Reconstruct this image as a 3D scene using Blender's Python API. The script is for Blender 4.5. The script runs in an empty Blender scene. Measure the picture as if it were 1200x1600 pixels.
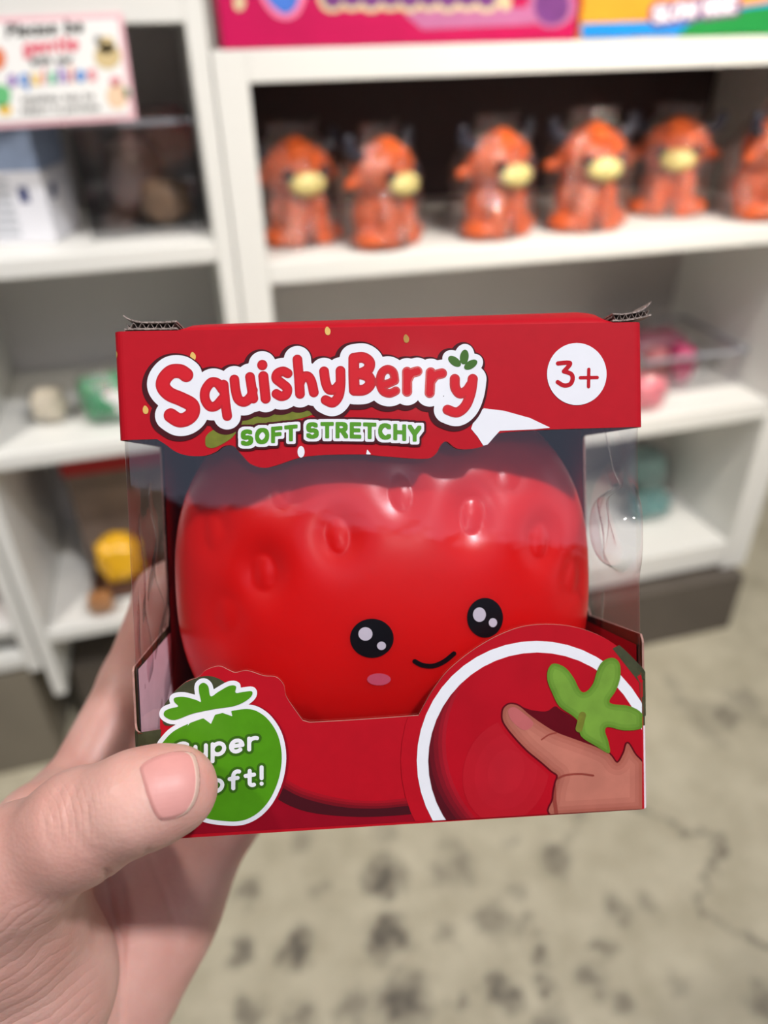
import bpy, bmesh, math, random
import numpy as np
from mathutils import Matrix, Vector
from mathutils.geometry import tessellate_polygon

random.seed(7); rng = np.random.default_rng(7)
S = bpy.context.scene
COL = S.collection

# ------------------------------------------------------------------ camera
FP = 1150.0                                   # focal length in pixels of the 1200x1600 frame
R = np.array([[0.9647864266776449, 0.15889366024753054, -0.2096185956248243],
              [-0.26234576253889674, 0.5236485133129286, -0.8105349686367914],
              [-0.01902240196363396, 0.8369856863998941, 0.5468940564544763]])   # camera -> world
CAM = np.array([0.0, 0.0, 1.0])
cd = bpy.data.cameras.new('camera')
cam = bpy.data.objects.new('camera', cd); COL.objects.link(cam)
m = Matrix([list(R[0]) + [CAM[0]], list(R[1]) + [CAM[1]], list(R[2]) + [CAM[2]], [0, 0, 0, 1]])
cam.matrix_world = m
cd.sensor_fit = 'VERTICAL'; cd.sensor_height = 36.0; cd.sensor_width = 27.0
cd.lens = 36.0 * FP / 1600.0
cd.clip_start = 0.01; cd.clip_end = 50
cd.dof.use_dof = True; cd.dof.focus_distance = 0.181; cd.dof.aperture_fstop = 6.9
S.camera = cam

# ------------------------------------------------------------------ view, world, lamps
S.view_settings.view_transform = 'Standard'; S.view_settings.look = 'None'
S.view_settings.exposure = 0.0; S.view_settings.gamma = 1.0
S.view_settings.use_curve_mapping = False
S.cycles.transparent_max_bounces = 24
S.cycles.max_bounces = 10
S.cycles.sample_clamp_indirect = 6.0
W = bpy.data.worlds.new('world'); S.world = W; W.use_nodes = True
bg = W.node_tree.nodes['Background']
bg.inputs[0].default_value = (0.72, 0.82, 1.0, 1); bg.inputs[1].default_value = 0.16


def lamp(name, loc, target, power, size, color, spread=180):
    ld = bpy.data.lights.new(name, 'AREA'); ld.shape = 'DISK'; ld.size = size
    ld.energy = power; ld.color = color; ld.spread = math.radians(spread)
    o = bpy.data.objects.new(name, ld); COL.objects.link(o)
    o.location = loc
    o.rotation_euler = (Vector(target) - Vector(loc)).to_track_quat('-Z', 'Y').to_euler()
    return o


lamp('ceiling_spotlight', (0.68, -0.49, 2.5), (0.0, 0.2, 0.85), 29, 0.12, (0.97, 0.97, 1.0))
lamp('ceiling_spotlight', (1.20, 0.05, 2.5), (0.95, 1.0, 0.7), 3.0, 0.12, (1.0, 0.94, 0.86), 75)
lamp('ceiling_spotlight', (-0.95, 0.05, 2.5), (-0.40, 1.0, 0.7), 5.2, 0.12, (1.0, 0.95, 0.89), 75)
lamp('ceiling_spotlight', (0.0, -1.95, 2.5), (0.4, 1.0, 0.7), 4, 0.14, (1.0, 0.92, 0.84))
lamp('ceiling_spotlight', (1.1, -1.2, 2.5), (0.62, 1.05, 0.82), 2.8, 0.10, (1.0, 0.88, 0.72), 34)


# ------------------------------------------------------------------ helpers: colour, material
def lin(c):
    if isinstance(c, str):
        c = [int(c[i:i + 2], 16) for i in (0, 2, 4)]
    out = []
    for v in c:
        v = v / 255.0
        out.append(v / 12.92 if v <= 0.04045 else ((v + 0.055) / 1.055) ** 2.4)
    return (*out, 1.0)


def mat(name, col, rough=0.5, var=0.06, scale=60, bump=0.0, bscale=300, coat=0.0, sss=0.0, spec=0.5, sssr=(1, .25, .15), ssss=0.004):
    M = bpy.data.materials.new(name); M.use_nodes = True
    nt = M.node_tree; p = nt.nodes['Principled BSDF']
    c = lin(col)
    tc = nt.nodes.new('ShaderNodeTexCoord')
    nz = nt.nodes.new('ShaderNodeTexNoise'); nz.inputs['Scale'].default_value = scale; nz.inputs['Detail'].default_value = 4
    nt.links.new(tc.outputs['Object'], nz.inputs['Vector'])
    rp = nt.nodes.new('ShaderNodeValToRGB')
    rp.color_ramp.elements[0].position = 0.3; rp.color_ramp.elements[1].position = 0.7
    rp.color_ramp.elements[0].color = tuple(max(0, x * (1 - var)) for x in c[:3]) + (1,)
    rp.color_ramp.elements[1].color = tuple(min(1, x * (1 + var)) for x in c[:3]) + (1,)
    nt.links.new(nz.outputs['Fac'], rp.inputs['Fac'])
    nt.links.new(rp.outputs['Color'], p.inputs['Base Color'])
    p.inputs['Roughness'].default_value = rough
    p.inputs['Specular IOR Level'].default_value = spec
    if coat: p.inputs['Coat Weight'].default_value = coat; p.inputs['Coat Roughness'].default_value = 0.12
    if sss:
        p.inputs['Subsurface Weight'].default_value = sss
        p.inputs['Subsurface Radius'].default_value = sssr
        p.inputs['Subsurface Scale'].default_value = ssss
    if bump:
        n2 = nt.nodes.new('ShaderNodeTexNoise'); n2.inputs['Scale'].default_value = bscale; n2.inputs['Detail'].default_value = 5
        nt.links.new(tc.outputs['Object'], n2.inputs['Vector'])
        b = nt.nodes.new('ShaderNodeBump'); b.inputs['Strength'].default_value = bump; b.inputs['Distance'].default_value = 0.002
        nt.links.new(n2.outputs['Fac'], b.inputs['Height'])
        nt.links.new(b.outputs['Normal'], p.inputs['Normal'])
    return M


def film(name, tint=(1, 1, 1), gain=1.4, rough=0.03, bump=0.15, bscale=40, dist=0.002):
    """thin clear plastic sheet: lets light straight through, mirrors by Fresnel"""
    M = bpy.data.materials.new(name); M.use_nodes = True
    nt = M.node_tree; nt.nodes.clear()
    out = nt.nodes.new('ShaderNodeOutputMaterial')
    tr = nt.nodes.new('ShaderNodeBsdfTransparent'); tr.inputs[0].default_value = (*tint, 1)
    gl = nt.nodes.new('ShaderNodeBsdfGlossy'); gl.inputs['Roughness'].default_value = rough
    ml = nt.nodes.new('ShaderNodeMath'); ml.operation = 'MULTIPLY'; ml.inputs[1].default_value = gain; ml.use_clamp = True
    mx = nt.nodes.new('ShaderNodeMixShader')
    tc = nt.nodes.new('ShaderNodeTexCoord')
    nz = nt.nodes.new('ShaderNodeTexNoise'); nz.inputs['Scale'].default_value = bscale; nz.inputs['Detail'].default_value = 3
    bp = nt.nodes.new('ShaderNodeBump'); bp.inputs['Strength'].default_value = bump; bp.inputs['Distance'].default_value = dist
    L = nt.links.new
    L(tc.outputs['Object'], nz.inputs['Vector']); L(nz.outputs['Fac'], bp.inputs['Height'])
    L(bp.outputs['Normal'], gl.inputs['Normal'])
    geo = nt.nodes.new('ShaderNodeNewGeometry')
    dt = nt.nodes.new('ShaderNodeVectorMath'); dt.operation = 'DOT_PRODUCT'
    L(geo.outputs['Normal'], dt.inputs[0]); L(geo.outputs['Incoming'], dt.inputs[1])
    def mth(op, a, b=None):
        q = nt.nodes.new('ShaderNodeMath'); q.operation = op; q.use_clamp = op == 'SUBTRACT'
        for i, v in enumerate((a, b)):
            if v is None: continue
            if isinstance(v, (int, float)): q.inputs[i].default_value = v
            else: L(v, q.inputs[i])
        return q.outputs[0]
    c = mth('ABSOLUTE', dt.outputs['Value']); f5 = mth('POWER', mth('SUBTRACT', 1.0, c), 5.0)
    fr = mth('ADD', mth('MULTIPLY', f5, 0.38), 0.04)
    L(fr, ml.inputs[0]); L(ml.outputs[0], mx.inputs[0]); L(tr.outputs[0], mx.inputs[1]); L(gl.outputs[0], mx.inputs[2])
    L(mx.outputs[0], out.inputs['Surface'])
    return M


# ------------------------------------------------------------------ helpers: objects
def mk(name, V, F, mats, root=None, parent=None, smooth=False, mi=None, local=False):
    """one mesh object; V in world coordinates (moved into the root's frame), parent defaults to the root"""
    V = np.asarray(V, float).reshape(-1, 3)
    if root is not None and not local:
        V = V - np.array(root.location)
    me = bpy.data.meshes.new(name)
    me.from_pydata([tuple(v) for v in V], [], [tuple(int(i) for i in f) for f in F])
    for M in (mats if isinstance(mats, (list, tuple)) else [mats]): me.materials.append(M)
    if mi is not None: me.polygons.foreach_set('material_index', mi)
    if smooth: me.polygons.foreach_set('use_smooth', [True] * len(me.polygons))
    me.update()
    o = bpy.data.objects.new(name, me); COL.objects.link(o)
    if parent is not None: o.parent = parent
    elif root is not None: o.parent = root
    return o


def empty(name, loc, rz=0.0):
    o = bpy.data.objects.new(name, None); COL.objects.link(o); o.location = tuple(float(x) for x in loc)
    o.rotation_euler = (0, 0, rz); o.empty_display_size = 0.02
    return o


def tag(o, label, cat, group=None, kind=None):
    o['label'] = label; o['category'] = cat
    if group: o['group'] = group
    if kind: o['kind'] = kind
    return o


def struct(o):
    o['kind'] = 'structure'; return o


def copy_tree(o, parent=None):
    c = o.copy(); COL.objects.link(c)
    if parent is not None: c.parent = parent
    for ch in list(o.children): copy_tree(ch, c)
    return c


def bevel(o, w, seg=2):
    b = o.modifiers.new('bevel', 'BEVEL'); b.width = w; b.segments = seg; b.limit_method = 'ANGLE'; return o


def solid(o, t, off=-1, mo=None):
    s = o.modifiers.new('solidify', 'SOLIDIFY'); s.thickness = t; s.offset = off
    if mo: s.material_offset = mo; s.material_offset_rim = mo
    return o


def box_vf(x0, x1, y0, y1, z0, z1, zr0=None, zr1=None):
    """box; zr0/zr1 give another height at the x1 end (a sagging board)"""
    zr0 = z0 if zr0 is None else zr0; zr1 = z1 if zr1 is None else zr1
    V = [(x0, y0, z0), (x1, y0, zr0), (x1, y1, zr0), (x0, y1, z0), (x0, y0, z1), (x1, y0, zr1), (x1, y1, zr1), (x0, y1, z1)]
    F = [(3, 2, 1, 0), (4, 5, 6, 7), (0, 1, 5, 4), (1, 2, 6, 5), (2, 3, 7, 6), (3, 0, 4, 7)]
    return V, F


def join_vf(parts):
    V, F = [], []
    for v, f in parts:
        n = len(V); V += [tuple(p) for p in v]; F += [tuple(i + n for i in q) for q in f]
    return V, F


def lathe(prof, n=32, c=(0, 0, 0), axis=None):
    """prof: list of (r, h); closed at ends"""
    V, F = [], []
    for r, h in prof:
        for k in range(n):
            a = 2 * math.pi * k / n; V.append((r * math.cos(a), r * math.sin(a), h))
    for i in range(len(prof) - 1):
        for k in range(n):
            F.append((i * n + k, i * n + (k + 1) % n, (i + 1) * n + (k + 1) % n, (i + 1) * n + k))
    F.append(tuple(range(n))[::-1]); F.append(tuple((len(prof) - 1) * n + k for k in range(n)))
    V = np.array(V)
    if axis is not None:
        q = Vector((0, 0, 1)).rotation_difference(Vector(axis)).to_matrix(); V = V @ np.array(q).T
    return V + np.array(c), F


def ellipsoid(c, r, rot=None, nu=24, nv=14):
    V = [(0, 0, 1)]
    for j in range(1, nv):
        t = math.pi * j / nv
        for i in range(nu):
            a = 2 * math.pi * i / nu; V.append((math.sin(t) * math.cos(a), math.sin(t) * math.sin(a), math.cos(t)))
    V.append((0, 0, -1)); F = []
    for i in range(nu): F.append((0, 1 + i, 1 + (i + 1) % nu))
    for j in range(nv - 2):
        for i in range(nu):
            a = 1 + j * nu + i; b = 1 + j * nu + (i + 1) % nu; F.append((a, a + nu, b + nu, b))
    L = len(V) - 1; s = 1 + (nv - 2) * nu
    for i in range(nu): F.append((s + i, L, s + (i + 1) % nu))
    V = np.array(V) * np.array(r)
    if rot is not None: V = V @ np.array(rot.to_matrix() if hasattr(rot, 'to_matrix') else rot).T
    return V + np.array(c), F


# ------------------------------------------------------------------ helpers: picture <-> space
def rayc(x, y): return np.stack([(np.asarray(x, float) - 600) / FP, -(np.asarray(y, float) - 800) / FP, -np.ones_like(np.asarray(x, float))], -1)
def c2w(p): return np.asarray(p) @ R.T + CAM
def P(x, y, z): return rayc(x, y) * z                       # camera-frame point at depth z


def at(x, y, Y):
    d = R @ rayc(x, y); return CAM + d * (Y / d[1])


def at_z(x, y, Z):
    d = R @ rayc(x, y); return CAM + d * ((Z - CAM[2]) / d[2])


# ------------------------------------------------------------------ helpers: signed distance
def surface_nets(D, org, h):
    s = D < 0; nx, ny, nz = D.shape
    cnt = np.zeros((nx - 1, ny - 1, nz - 1), np.int8)
    for dx in (0, 1):
        for dy in (0, 1):
            for dz in (0, 1): cnt += s[dx:nx - 1 + dx, dy:ny - 1 + dy, dz:nz - 1 + dz]
    act = (cnt > 0) & (cnt < 8); idx = np.argwhere(act); ids = -np.ones(act.shape, np.int64); ids[act] = np.arange(len(idx))
    acc = np.zeros((len(idx), 3)); num = np.zeros(len(idx))
    cs = [(a, b, c) for a in (0, 1) for b in (0, 1) for c in (0, 1)]
    for a in cs:
        for ax in range(3):
            if a[ax]: continue
            b = list(a); b[ax] = 1
            fa = D[idx[:, 0] + a[0], idx[:, 1] + a[1], idx[:, 2] + a[2]]; fb = D[idx[:, 0] + b[0], idx[:, 1] + b[1], idx[:, 2] + b[2]]
            k = (fa < 0) != (fb < 0); t = np.where(k, fa / np.where(fa - fb == 0, 1, fa - fb), 0)
            pos = np.array(a, float)[None] + np.zeros((len(idx), 3)); pos[:, ax] += t
            acc[k] += pos[k]; num[k] += 1
    V = (idx + acc / np.maximum(num, 1)[:, None]) * h + np.array(org)
    F = []
    for ax in range(3):
        u, v = [(1, 2), (2, 0), (0, 1)][ax]
        sl0 = [slice(1, -1)] * 3; sl1 = [slice(1, -1)] * 3; sl0[ax] = slice(0, -1); sl1[ax] = slice(1, None)
        a = s[tuple(sl0)]; b = s[tuple(sl1)]
        for flip, k in ((False, a & ~b), (True, b & ~a)):
            e = np.argwhere(k)
            if not len(e): continue
            e = e.copy()
            for q in (u, v): e[:, q] += 1
            def g(du, dv):
                w = e.copy(); w[:, u] += du; w[:, v] += dv; return ids[w[:, 0], w[:, 1], w[:, 2]]
            q = np.stack([g(-1, -1), g(0, -1), g(0, 0), g(-1, 0)], 1)
            F.append(q[:, ::-1] if flip else q)
    F = np.concatenate(F); F = F[(F >= 0).all(1)]
    return V, F


class Field:
    def __init__(s, lo, hi, h):
        s.lo = np.array(lo, float); s.h = h; n = np.ceil((np.array(hi) - s.lo) / h).astype(int) + 1
        s.ax = [s.lo[i] + h * np.arange(n[i]) for i in range(3)]; s.D = np.full(n, 0.05, np.float32)

    def block(s, lo, hi):
        sl = []
        for i in range(3):
            a = int(np.clip(np.floor((lo[i] - s.lo[i]) / s.h), 0, len(s.ax[i]))); b = int(np.clip(np.ceil((hi[i] - s.lo[i]) / s.h) + 1, 0, len(s.ax[i])))
            if b <= a: return None, None
            sl.append(slice(a, b))
        g = np.meshgrid(*[s.ax[i][sl[i]] for i in range(3)], indexing='ij')
        return tuple(sl), [q.astype(np.float32) for q in g]

    def smin(s, sl, d, k):
        D = s.D[sl]
        if k > 0:
            h = np.clip(0.5 + 0.5 * (D - d) / k, 0, 1); s.D[sl] = D * (1 - h) + d * h - k * h * (1 - h)
        else: s.D[sl] = np.minimum(D, d)

    def cap(s, a, b, ra, rb, k=0.006):
        a = np.array(a); b = np.array(b); mg = max(ra, rb) + k + 0.004
        sl, g = s.block(np.minimum(a, b) - mg, np.maximum(a, b) + mg)
        if sl is None: return
        ab = b - a; L = float(ab @ ab) + 1e-12
        t = np.clip(((g[0] - a[0]) * ab[0] + (g[1] - a[1]) * ab[1] + (g[2] - a[2]) * ab[2]) / L, 0, 1)
        d = np.sqrt((g[0] - a[0] - t * ab[0]) ** 2 + (g[1] - a[1] - t * ab[1]) ** 2 + (g[2] - a[2] - t * ab[2]) ** 2) - (ra + (rb - ra) * t)
        s.smin(sl, d.astype(np.float32), k)

    def chain(s, pts, k=0.006):
        for (a, ra), (b, rb) in zip(pts[:-1], pts[1:]): s.cap(a, b, ra, rb, k)

    def ell(s, c, r, k=0.006, rot=None):
        c = np.array(c); r = np.array(r); mg = r.max() + k + 0.004
        sl, g = s.block(c - mg, c + mg)
        if sl is None: return
        q = [g[i] - c[i] for i in range(3)]
        if rot is not None:
            M = np.array(rot); q = [M[0, i] * q[0] + M[1, i] * q[1] + M[2, i] * q[2] for i in range(3)]
        k0 = np.sqrt((q[0] / r[0]) ** 2 + (q[1] / r[1]) ** 2 + (q[2] / r[2]) ** 2); k1 = np.sqrt((q[0] / r[0] ** 2) ** 2 + (q[1] / r[1] ** 2) ** 2 + (q[2] / r[2] ** 2) ** 2)
        s.smin(sl, (k0 * (k0 - 1) / np.maximum(k1, 1e-6)).astype(np.float32), k)

    def mesh(s): return surface_nets(s.D, s.lo, s.h)

    def sample(s, p):
        q = (np.asarray(p) - s.lo) / s.h; n = np.array(s.D.shape) - 2; q = np.clip(q, 0, n + 0.999); i = np.minimum(q.astype(int), n); f = q - i; out = 0
        for a in (0, 1):
            for b in (0, 1):
                for c in (0, 1):
                    w = (f[..., 0] if a else 1 - f[..., 0]) * (f[..., 1] if b else 1 - f[..., 1]) * (f[..., 2] if c else 1 - f[..., 2])
                    out = out + w * s.D[i[..., 0] + a, i[..., 1] + b, i[..., 2] + c]
        return out


def cr(pts, n=8, closed=True):
    """Catmull-Rom through the points"""
    p = np.array(pts, float); N = len(p); out = []
    rngk = range(N) if closed else range(N - 1)
    for i in rngk:
        if closed: a, b, c, d = p[i - 1], p[i], p[(i + 1) % N], p[(i + 2) % N]
        else: a, b, c, d = p[max(i - 1, 0)], p[i], p[i + 1], p[min(i + 2, N - 1)]
        for t in np.arange(n) / n:
            out.append(0.5 * ((2 * b) + (-a + c) * t + (2 * a - 5 * b + 4 * c - d) * t * t + (-a + 3 * b - 3 * c + d) * t ** 3))
    if not closed: out.append(p[-1])
    return np.array(out)


def arc(cx, cy, rx, ry, a0, a1, n=14):
    t = np.radians(np.linspace(a0, a1, n)); return [(cx + rx * math.cos(a), cy + ry * math.sin(a)) for a in t]


# 2-D distance fields in picture units (X, Y arrays)
def d_stroke(strokes, sq=False):
    def f(X, Y):
        D = np.full(X.shape, 1e3)
        for pts, r in strokes:
            pts = np.array(pts, float)
            if len(pts) == 1: D = np.minimum(D, np.hypot(X - pts[0, 0], Y - pts[0, 1]) - r); continue
            for a, b in zip(pts[:-1], pts[1:]):
                lo = np.minimum(a, b) - r - 30; hi = np.maximum(a, b) + r + 30
                k = (X > lo[0]) & (X < hi[0]) & (Y > lo[1]) & (Y < hi[1])
                if not k.any(): continue
                x = X[k]; y = Y[k]; ab = b - a; t = np.clip(((x - a[0]) * ab[0] + (y - a[1]) * ab[1]) / max(ab @ ab, 1e-9), 0, 1)
                ux = x - a[0] - t * ab[0]; uy = y - a[1] - t * ab[1]; D[k] = np.minimum(D[k], ((ux ** 6 + uy ** 6) ** (1 / 6) if sq else np.hypot(ux, uy)) - r)
        return D
    f.bb = (min(min(p[0] for p in q) - r for q, r in strokes), min(min(p[1] for p in q) - r for q, r in strokes),
            max(max(p[0] for p in q) + r for q, r in strokes), max(max(p[1] for p in q) + r for q, r in strokes))
    return f


def d_poly(pts):
    pts = np.array(pts, float)
    def f(X, Y):
        D = np.full(X.shape, 1e6); ins = np.zeros(X.shape, bool)
        for a, b in zip(pts, np.roll(pts, -1, 0)):
            ab = b - a; t = np.clip(((X - a[0]) * ab[0] + (Y - a[1]) * ab[1]) / max(ab @ ab, 1e-9), 0, 1)
            D = np.minimum(D, (X - a[0] - t * ab[0]) ** 2 + (Y - a[1] - t * ab[1]) ** 2)
            c = ((a[1] > Y) != (b[1] > Y)) & (X < ab[0] * (Y - a[1]) / (ab[1] if ab[1] else 1e-9) + a[0]); ins ^= c
        D = np.sqrt(D); return np.where(ins, -D, D)
    f.bb = (*pts.min(0), *pts.max(0)); return f


def d_ell(cx, cy, rx, ry, rot=0):
    return d_poly([(cx + rx * math.cos(a) * math.cos(rot) - ry * math.sin(a) * math.sin(rot), cy + rx * math.cos(a) * math.sin(rot) + ry * math.sin(a) * math.cos(rot)) for a in np.linspace(0, 2 * math.pi, 48, endpoint=False)])


def d_off(f, o):
    g = lambda X, Y: f(X, Y) - o
    g.bb = (f.bb[0] - o, f.bb[1] - o, f.bb[2] + o, f.bb[3] + o); return g


def d_or(*fs):
    g = lambda X, Y: np.minimum.reduce([f(X, Y) for f in fs])
    g.bb = (min(f.bb[0] for f in fs), min(f.bb[1] for f in fs), max(f.bb[2] for f in fs), max(f.bb[3] for f in fs)); return g


def d_and(*fs):
    g = lambda X, Y: np.maximum.reduce([f(X, Y) for f in fs])
    g.bb = (max(f.bb[0] for f in fs), max(f.bb[1] for f in fs), min(f.bb[2] for f in fs), min(f.bb[3] for f in fs)); return g


def d_not(f):
    g = lambda X, Y: -f(X, Y); g.bb = (-1e4, -1e4, 1e4, 1e4); return g


def d_shift(f, dx, dy):
    g = lambda X, Y: f(X - dx, Y - dy); g.bb = (f.bb[0] + dx, f.bb[1] + dy, f.bb[2] + dx, f.bb[3] + dy); return g


def fill(f, st=1.0, runs=4000):
    """flat mesh of the region f < 0 (marching squares; inner cells merged into runs)"""
    x0, y0, x1, y1 = f.bb; xs = np.arange(x0 - 2 * st, x1 + 3 * st, st); ys = np.arange(y0 - 2 * st, y1 + 3 * st, st)
    X, Y = np.meshgrid(xs, ys); D = f(X, Y); D = np.where(np.abs(D) < 1e-6, 1e-6, D)
    s = D < 0; c = s[:-1, :-1].astype(int) + s[1:, :-1] + s[:-1, 1:] + s[1:, 1:]
    V, F, key = [], [], {}
    def vid(k, p):
        if k not in key: key[k] = len(V); V.append(p)
        return key[k]
    for j in range(c.shape[0]):
        row = c[j]; i = 0; nz = np.nonzero(row)[0]
        if not len(nz): continue
        i = nz[0]
        while i <= nz[-1]:
            if row[i] == 4:
                k = i
                while k < len(row) and row[k] == 4 and k - i < max(1, int(runs)): k += 1
                F.append((vid((i, j), (xs[i], ys[j])), vid((k, j), (xs[k], ys[j])), vid((k, j + 1), (xs[k], ys[j + 1])), vid((i, j + 1), (xs[i], ys[j + 1]))))
                i = k; continue
            if row[i]:
                cs = [(i, j), (i + 1, j), (i + 1, j + 1), (i, j + 1)]; poly = []
                for q in range(4):
                    a = cs[q]; b = cs[(q + 1) % 4]; da = D[a[1], a[0]]; db = D[b[1], b[0]]
                    if da < 0: poly.append(vid(a, (xs[a[0]], ys[a[1]])))
                    if (da < 0) != (db < 0):
                        t = da / (da - db); poly.append(vid((min(a, b), max(a, b)), (xs[a[0]] + t * (xs[b[0]] - xs[a[0]]), ys[a[1]] + t * (ys[b[1]] - ys[a[1]]))))
                poly = list(dict.fromkeys(poly))
                if len(poly) > 2: F.append(tuple(poly))
            i += 1
    return np.array(V), F


# stroke alphabet: x-height 1, capitals 1.5, baseline 0, y up
A_ = arc
GL = {
 'a': ([A_(.4, .5, .4, .5, 0, 360, 20), [(.8, 1), (.8, 0)]], .8), 'b': ([A_(.4, .5, .4, .5, 0, 360, 20), [(0, 1.5), (0, 0)]], .8),
 'c': ([A_(.42, .5, .42, .5, 50, 310)], .75), 'd': ([A_(.4, .5, .4, .5, 0, 360, 20), [(.8, 1.5), (.8, 0)]], .8),
 'e': ([[(.03, .52), (.8, .52)] + A_(.4, .5, .4, .5, 2, 310)], .8), 'f': ([[(.25, 0), (.25, 1.15)] + A_(.52, 1.15, .27, .35, 180, 60, 6), [(0, .9), (.55, .9)]], .6),
 'g': ([A_(.4, .5, .4, .5, 0, 360, 20), [(.8, 1), (.8, -.15)] + A_(.42, -.15, .38, .38, 0, -150, 8)], .8),
 'h': ([[(0, 1.5), (0, 0)], [(0, .5)] + A_(.36, .6, .36, .4, 170, 0, 8) + [(.72, 0)]], .72), 'i': ([[(0, 1), (0, 0)], [(0, 1.45), (0, 1.46)]], 0),
 'l': ([[(0, 1.5), (0, 0)]], 0), 'm': ([[(0, 1), (0, 0)], [(0, .5)] + A_(.3, .65, .3, .35, 170, 0, 8) + [(.6, 0)], [(.6, .5)] + A_(.9, .65, .3, .35, 170, 0, 8) + [(1.2, 0)]], 1.2),
 'n': ([[(0, 1), (0, 0)], [(0, .5)] + A_(.36, .6, .36, .4, 170, 0, 8) + [(.72, 0)]], .72), 'o': ([A_(.42, .5, .42, .5, 0, 360, 20)], .84),
 'p': ([A_(.4, .5, .4, .5, 0, 360, 20), [(0, 1), (0, -.55)]], .8), 'q': ([A_(.4, .5, .4, .5, 0, 360, 20), [(.8, 1), (.8, -.55)]], .8),
 'r': ([[(0, 1), (0, 0)], [(0, .55)] + A_(.36, .6, .36, .38, 165, 60, 6)], .5), 's': ([A_(.33, .74, .3, .26, 40, 255, 9) + A_(.33, .25, .32, .26, 75, -140, 10)], .66),
 't': ([[(.28, 1.35), (.28, .25)] + A_(.5, .25, .22, .24, 180, 290, 6), [(0, .95), (.58, .95)]], .6), 'u': ([[(0, 1), (0, .4)] + A_(.36, .4, .36, .4, 180, 350, 8), [(.72, 1), (.72, 0)]], .72),
 'v': ([[(0, 1), (.36, 0), (.72, 1)]], .72), 'w': ([[(0, 1), (.25, 0), (.52, .9), (.8, 0), (1.05, 1)]], 1.05), 'x': ([[(0, 1), (.7, 0)], [(.7, 1), (0, 0)]], .7),
 'y': ([[(0, 1), (.38, .05)], [(.76, 1), (.3, -.35), (.05, -.5)]], .76), '!': ([[(0, 1.5), (.0, .5)], [(0, 0), (0, .01)]], 0),
 'P': ([[(0, 0), (0, 1.5), (.45, 1.5)] + A_(.45, 1.1, .4, .4, 90, -90, 8) + [(0, .7)]], .85),
 'S': ([A_(.48, 1.1, .44, .4, 35, 250, 10) + A_(.48, .38, .48, .4, 80, -150, 11)], .95), 'O': ([A_(.55, .75, .55, .75, 0, 360, 24)], 1.1),
 'F': ([[(0, 0), (0, 1.5), (.8, 1.5)], [(0, .78), (.7, .78)]], .8), 'T': ([[(0, 1.5), (1.0, 1.5)], [(.5, 1.5), (.5, 0)]], 1.0),
 'R': ([[(0, 0), (0, 1.5), (.45, 1.5)] + A_(.45, 1.12, .42, .38, 90, -90, 8) + [(0, .74)], [(.45, .74), (.9, 0)]], .9),
 'E': ([[(.8, 1.5), (0, 1.5), (0, 0), (.8, 0)], [(0, .76), (.7, .76)]], .8), 'C': ([A_(.55, .75, .55, .75, 45, 315, 18)], 1.0),
 'H': ([[(0, 0), (0, 1.5)], [(.95, 0), (.95, 1.5)], [(0, .76), (.95, .76)]], .95), 'Y': ([[(0, 1.5), (.5, .7), (1.0, 1.5)], [(.5, .7), (.5, 0)]], 1.0),
 'L': ([[(0, 1.5), (0, 0), (.75, 0)]], .75), 'W': ([[(0, 1.5), (.35, 0), (.7, 1.2), (1.05, 0), (1.4, 1.5)]], 1.4), 'I': ([[(0, 0), (0, 1.5)]], 0),
 'j': ([[(.2, 1), (.2, -.3), (0, -.5)], [(.2, 1.45), (.2, 1.46)]], .2), 'k': ([[(0, 1.5), (0, 0)], [(.6, 1), (0, .4)], [(.2, .6), (.65, 0)]], .65), 'z': ([[(0, 1), (.7, 1), (0, 0), (.7, 0)]], .7),
 ' ': ([], .35),
}


def write(text, x, y, xh, r, end=None, gap=None, rise=0.0, shear=0.0, bend=0.0):
    """strokes for a line of text in picture units; (x,y) start of the baseline, end = x where it stops"""
    gap = 2.6 * r / xh if gap is None else gap
    wtot = sum(GL[c][1] for c in text) + gap * (len(text) - 1)
    sx = xh if end is None else (end - x) / wtot
    out, cx = [], 0.0
    for c in text:
        for st in GL[c][0]:
            q = []
            for px, py in st:
                u = cx + px; X = x + u * sx + shear * py * xh; t = u / max(wtot, 1e-3)
                q.append((X, y - py * xh + rise * (X - x) - bend * 4 * t * (1 - t)))
            out.append((q, r))
        cx += GL[c][1] + gap
    return out

# =====================================================================================================
# ROOM
# =====================================================================================================
FZ = -0.10                                     # floor level (the lens is 1.1 m above it)


def seg_d(X, Y, a, b):
    ab = np.array(b) - np.array(a); t = np.clip(((X - a[0]) * ab[0] + (Y - a[1]) * ab[1]) / (ab @ ab), 0, 1)
    return np.hypot(X - a[0] - t * ab[0], Y - a[1] - t * ab[1])


def vnoise(X, Y, sc, seed):
    g = np.random.default_rng(seed).random((64, 64)); x = X * sc + 1000; y = Y * sc + 1000
    i = np.floor(x).astype(int); j = np.floor(y).astype(int); fx = x - i; fy = y - j; fx = fx * fx * (3 - 2 * fx); fy = fy * fy * (3 - 2 * fy)
    q = lambda a, b: g[(i + a) % 64, (j + b) % 64]
    return (q(0, 0) * (1 - fx) + q(1, 0) * fx) * (1 - fy) + (q(0, 1) * (1 - fx) + q(1, 1) * fx) * fy


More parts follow.
